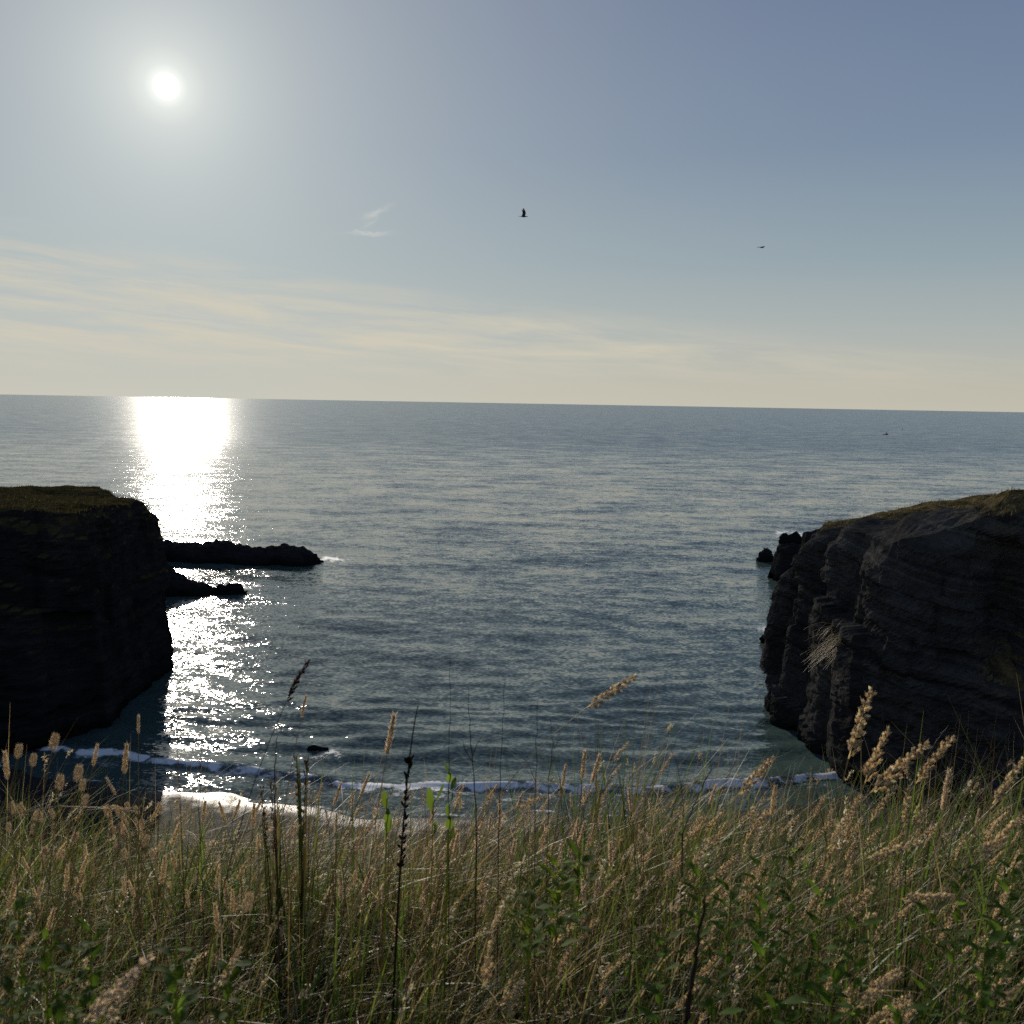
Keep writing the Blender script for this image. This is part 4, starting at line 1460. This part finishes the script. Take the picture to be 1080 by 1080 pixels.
def buoy(px, py, r, label):
    p = at_z(px, py)
    e = link('buoy', None)
    e.location = (p.x, p.y, 0)
    tag(e, label, 'buoy')
    bm = bmesh.new()
    prof = [(0.0, -0.4), (0.9, -0.35), (1.0, 0.1), (0.85, 0.4), (0.3, 0.9), (0.12, 1.6), (0.0, 1.65)]
    rings = [[bm.verts.new((math.cos(6.283 * k / 12) * a * r, math.sin(6.283 * k / 12) * a * r, b * r)) for k in range(12)] for a, b in prof[1:-1]]
    for a, b in zip(rings[:-1], rings[1:]):
        for k in range(12):
            bm.faces.new((a[k], a[(k + 1) % 12], b[(k + 1) % 12], b[k]))
    bm.faces.new(rings[0][::-1])
    bm.faces.new(rings[-1])
    me = bpy.data.meshes.new('float')
    bm.to_mesh(me)
    bm.free()
    me.materials.append(M_HULL)
    link('float', me, e)
    bag = Bag()
    spikelet(bag, (0, 0, 1.55 * r), (0, 0, 1), 0.9 * r, 0.32 * r, (0.03, 0.03, 0.035), 8)
    link('top_mark', bag.mesh('top_mark', M_HULL), e)


buoy(951.5, 453.5, 1.0, 'tiny dark buoy beyond the small boat at right')

# ------------------------------------------------------------------ light
sun_d = bpy.data.lights.new('sun', 'SUN')
sun_d.energy = 5.0
sun_d.angle = R(0.53)
sun_d.color = (1.0, 0.90, 0.76)
sun = link('sun', sun_d)
sun.rotation_euler = SUN.to_track_quat('Z', 'Y').to_euler()
sun.location = (0, 0, 60)

w = bpy.data.worlds.new('World')
SC.world = w
w.use_nodes = True
nt = w.node_tree
nt.nodes.clear()
tc = N(nt, 'ShaderNodeTexCoord')
D = vmath(nt, 'NORMALIZE', tc.outputs['Generated']).outputs[0]
SKYC = [(200, 196, 181), (194, 191, 177), (176, 183, 180), (148, 166, 175), (118, 139, 164), (90, 109, 147), (96, 115, 150)]
GLOW_W, GLOW_A, GLOW_C = 12.5, 1.0, (206, 213, 210)
CIRRUS_A, CIRRUS_C = 0.9, (210, 204, 186)
sky = nt.nodes.new('ShaderNodeTexSky')
sky.sky_type = 'NISHITA'
sky.sun_disc = False
sky.sun_elevation = SUN_EL
sky.sun_rotation = SUN_AZ
sky.altitude = 25
sky.air_density = 1.0
sky.dust_density = 1.6
sky.ozone_density = 1.2
def lin(r, g, b):
    f = lambda v: (v / 255 / 12.92) if v <= 10 else ((v / 255 + 0.055) / 1.055) ** 2.4
    return (f(r), f(g), f(b))


DEG = 180 / math.pi
dsep = N(nt, 'ShaderNodeSeparateXYZ', i0=D)
el = math_n(nt, 'MULTIPLY', math_n(nt, 'ARCSINE', dsep.outputs[2]), DEG)
sang = math_n(nt, 'MULTIPLY', math_n(nt, 'ARCCOSINE', math_n(nt, 'MINIMUM', vmath(nt, 'DOT_PRODUCT', D, tuple(SUN)).outputs['Value'], 0.9999999)), DEG)
# clear-air gradient of a hazy evening sky, by height above the horizon
base = ramp(nt, math_n(nt, 'DIVIDE', el, 60.0, clamp=True), [
    (0.0, lin(*SKYC[0])), (1.0 / 60, lin(*SKYC[1])), (4.0 / 60, lin(*SKYC[2])), (8.0 / 60, lin(*SKYC[3])), (14.0 / 60, lin(*SKYC[4])), (25.0 / 60, lin(*SKYC[5])), (1.0, lin(*SKYC[6]))])
# forward scattering round the sun
glow = math_n(nt, 'POWER', 2.718, math_n(nt, 'DIVIDE', math_n(nt, 'MULTIPLY', sang, -1.0), GLOW_W))
col = mixc(nt, math_n(nt, 'MULTIPLY', glow, GLOW_A, clamp=True), base, lin(*GLOW_C))
# cirrus: a veil of drawn-out streaks low over the horizon, and one wisp above it
cv = N(nt, 'ShaderNodeCombineXYZ', i0=math_n(nt, 'MULTIPLY', dsep.outputs[0], 5.0), i1=math_n(nt, 'ADD', math_n(nt, 'MULTIPLY', el, 0.85), math_n(nt, 'MULTIPLY', dsep.outputs[0], 3.4)), i2=dsep.outputs[1]).outputs[0]
warp = N(nt, 'ShaderNodeTexNoise', i0=cv, Scale=0.7, Detail=3.0)
cw = vmath(nt, 'ADD', cv, vmath(nt, 'SCALE', warp.outputs[1], scale=1.3).outputs[0]).outputs[0]
st = N(nt, 'ShaderNodeTexNoise', i0=cw, Scale=1.35, Detail=8.0, Roughness=0.64)
top = math_n(nt, 'SUBTRACT', 6.0, math_n(nt, 'MULTIPLY', dsep.outputs[0], 6.3))
hgt = math_n(nt, 'SUBTRACT', math_n(nt, 'SUBTRACT', top, el), math_n(nt, 'MULTIPLY', warp.outputs[0], 1.6))
band = math_n(nt, 'MULTIPLY', ramp(nt, math_n(nt, 'ADD', math_n(nt, 'MULTIPLY', hgt, 0.2), 0.2), [(0.0, 0.0), (0.42, 1.0)]), ramp(nt, math_n(nt, 'MULTIPLY', el, 0.2), [(0.1, 0.0), (0.6, 1.0)]))
veil = math_n(nt, 'MULTIPLY', band, ramp(nt, st.outputs[0], [(0.38, 0.05), (0.64, 1.0)]))
WD = ray(391, 236)
wr = Vector((WD.y, -WD.x, 0)).normalized()
wx = math_n(nt, 'MULTIPLY', vmath(nt, 'DOT_PRODUCT', vmath(nt, 'SUBTRACT', D, tuple(WD)).outputs[0], tuple(wr)).outputs['Value'], DEG)
wy = math_n(nt, 'MULTIPLY', vmath(nt, 'DOT_PRODUCT', vmath(nt, 'SUBTRACT', D, tuple(WD)).outputs[0], (0, 0, 1)).outputs['Value'], DEG)
wv = N(nt, 'ShaderNodeCombineXYZ', i0=wx, i1=math_n(nt, 'MULTIPLY', wy, 2.0), i2=5.0).outputs[0]
wn = N(nt, 'ShaderNodeTexNoise', i0=wv, Scale=1.1, Detail=5.0, Roughness=0.6)
wsep = N(nt, 'ShaderNodeSeparateXYZ', i0=wn.outputs[1])
wx = math_n(nt, 'ADD', wx, math_n(nt, 'MULTIPLY', math_n(nt, 'SUBTRACT', wsep.outputs[0], 0.5), 1.0))
wy = math_n(nt, 'ADD', wy, math_n(nt, 'MULTIPLY', math_n(nt, 'SUBTRACT', wsep.outputs[1], 0.5), 0.75))
wm = None
for cx, cy, rot, la, lb, amp in ((0.30, 0.62, 24, 0.75, 0.15, 0.9), (-0.05, -0.50, 2, 1.0, 0.10, 1.0), (0.05, 0.10, 40, 0.45, 0.12, 0.5)):
    dx, dy = math_n(nt, 'SUBTRACT', wx, cx), math_n(nt, 'SUBTRACT', wy, cy)
    c_, s_ = math.cos(R(rot)), math.sin(R(rot))
    uu = math_n(nt, 'ADD', math_n(nt, 'MULTIPLY', dx, c_ / la), math_n(nt, 'MULTIPLY', dy, s_ / la))
    vv = math_n(nt, 'ADD', math_n(nt, 'MULTIPLY', dx, -s_ / lb), math_n(nt, 'MULTIPLY', dy, c_ / lb))
    r2 = math_n(nt, 'ADD', math_n(nt, 'MULTIPLY', uu, uu), math_n(nt, 'MULTIPLY', vv, vv))
    g_ = math_n(nt, 'MULTIPLY', math_n(nt, 'POWER', 2.718, math_n(nt, 'MULTIPLY', r2, -1.0)), amp)
    wm = g_ if wm is None else math_n(nt, 'MAXIMUM', wm, g_)
wm = math_n(nt, 'MULTIPLY', wm, ramp(nt, wn.outputs[0], [(0.3, 0.35), (0.6, 1.0)]))
col = mixc(nt, math_n(nt, 'MULTIPLY', veil, CIRRUS_A), col, lin(*CIRRUS_C))
col = mixc(nt, math_n(nt, 'MULTIPLY', wm, 0.75), col, lin(206, 208, 202))
# a share of the physical sky keeps its colour drift away from the sun (compressed: its aureole is far brighter than the photo's)
nis = vmath(nt, 'SCALE', sky.outputs[0], scale=0.085).outputs[0]
nis = vmath(nt, 'DIVIDE', nis, vmath(nt, 'ADD', vmath(nt, 'SCALE', nis, scale=1.6).outputs[0], (1, 1, 1)).outputs[0]).outputs[0]
col = mixc(nt, 0.12, col, nis)
# the sun itself
disc = ramp(nt, math_n(nt, 'DIVIDE', sang, 2.0, clamp=True), [(0.0, 1.0), (0.05, 0.9), (0.13, 0.16), (0.22, 0.05), (0.36, 0.018), (0.55, 0.006), (1.0, 0.0)])
core = math_n(nt, 'MULTIPLY', math_n(nt, 'POWER', 2.718, math_n(nt, 'MULTIPLY', sang, -0.42)), 0.26)
add = vmath(nt, 'SCALE', (1.0, 0.96, 0.86), scale=math_n(nt, 'ADD', math_n(nt, 'MULTIPLY', disc, 9.0), core)).outputs[0]
col = vmath(nt, 'ADD', col, add).outputs[0]
SKY_STRENGTH = 0.1
bg = N(nt, 'ShaderNodeBackground', Color=vmath(nt, 'SCALE', col, scale=1.0 / SKY_STRENGTH).outputs[0], Strength=SKY_STRENGTH)
N(nt, 'ShaderNodeOutputWorld', i0=bg.outputs[0])

# ------------------------------------------------------------------ render settings
SC.render.engine = 'CYCLES'
SC.cycles.max_bounces = 6
SC.cycles.transparent_max_bounces = 6
SC.cycles.use_denoising = False
SC.cycles.sample_clamp_indirect = 4.0
SC.view_settings.view_transform = 'Standard'
SC.view_settings.look = 'None'
SC.view_settings.exposure = 0.0
SC.view_settings.gamma = 1.0
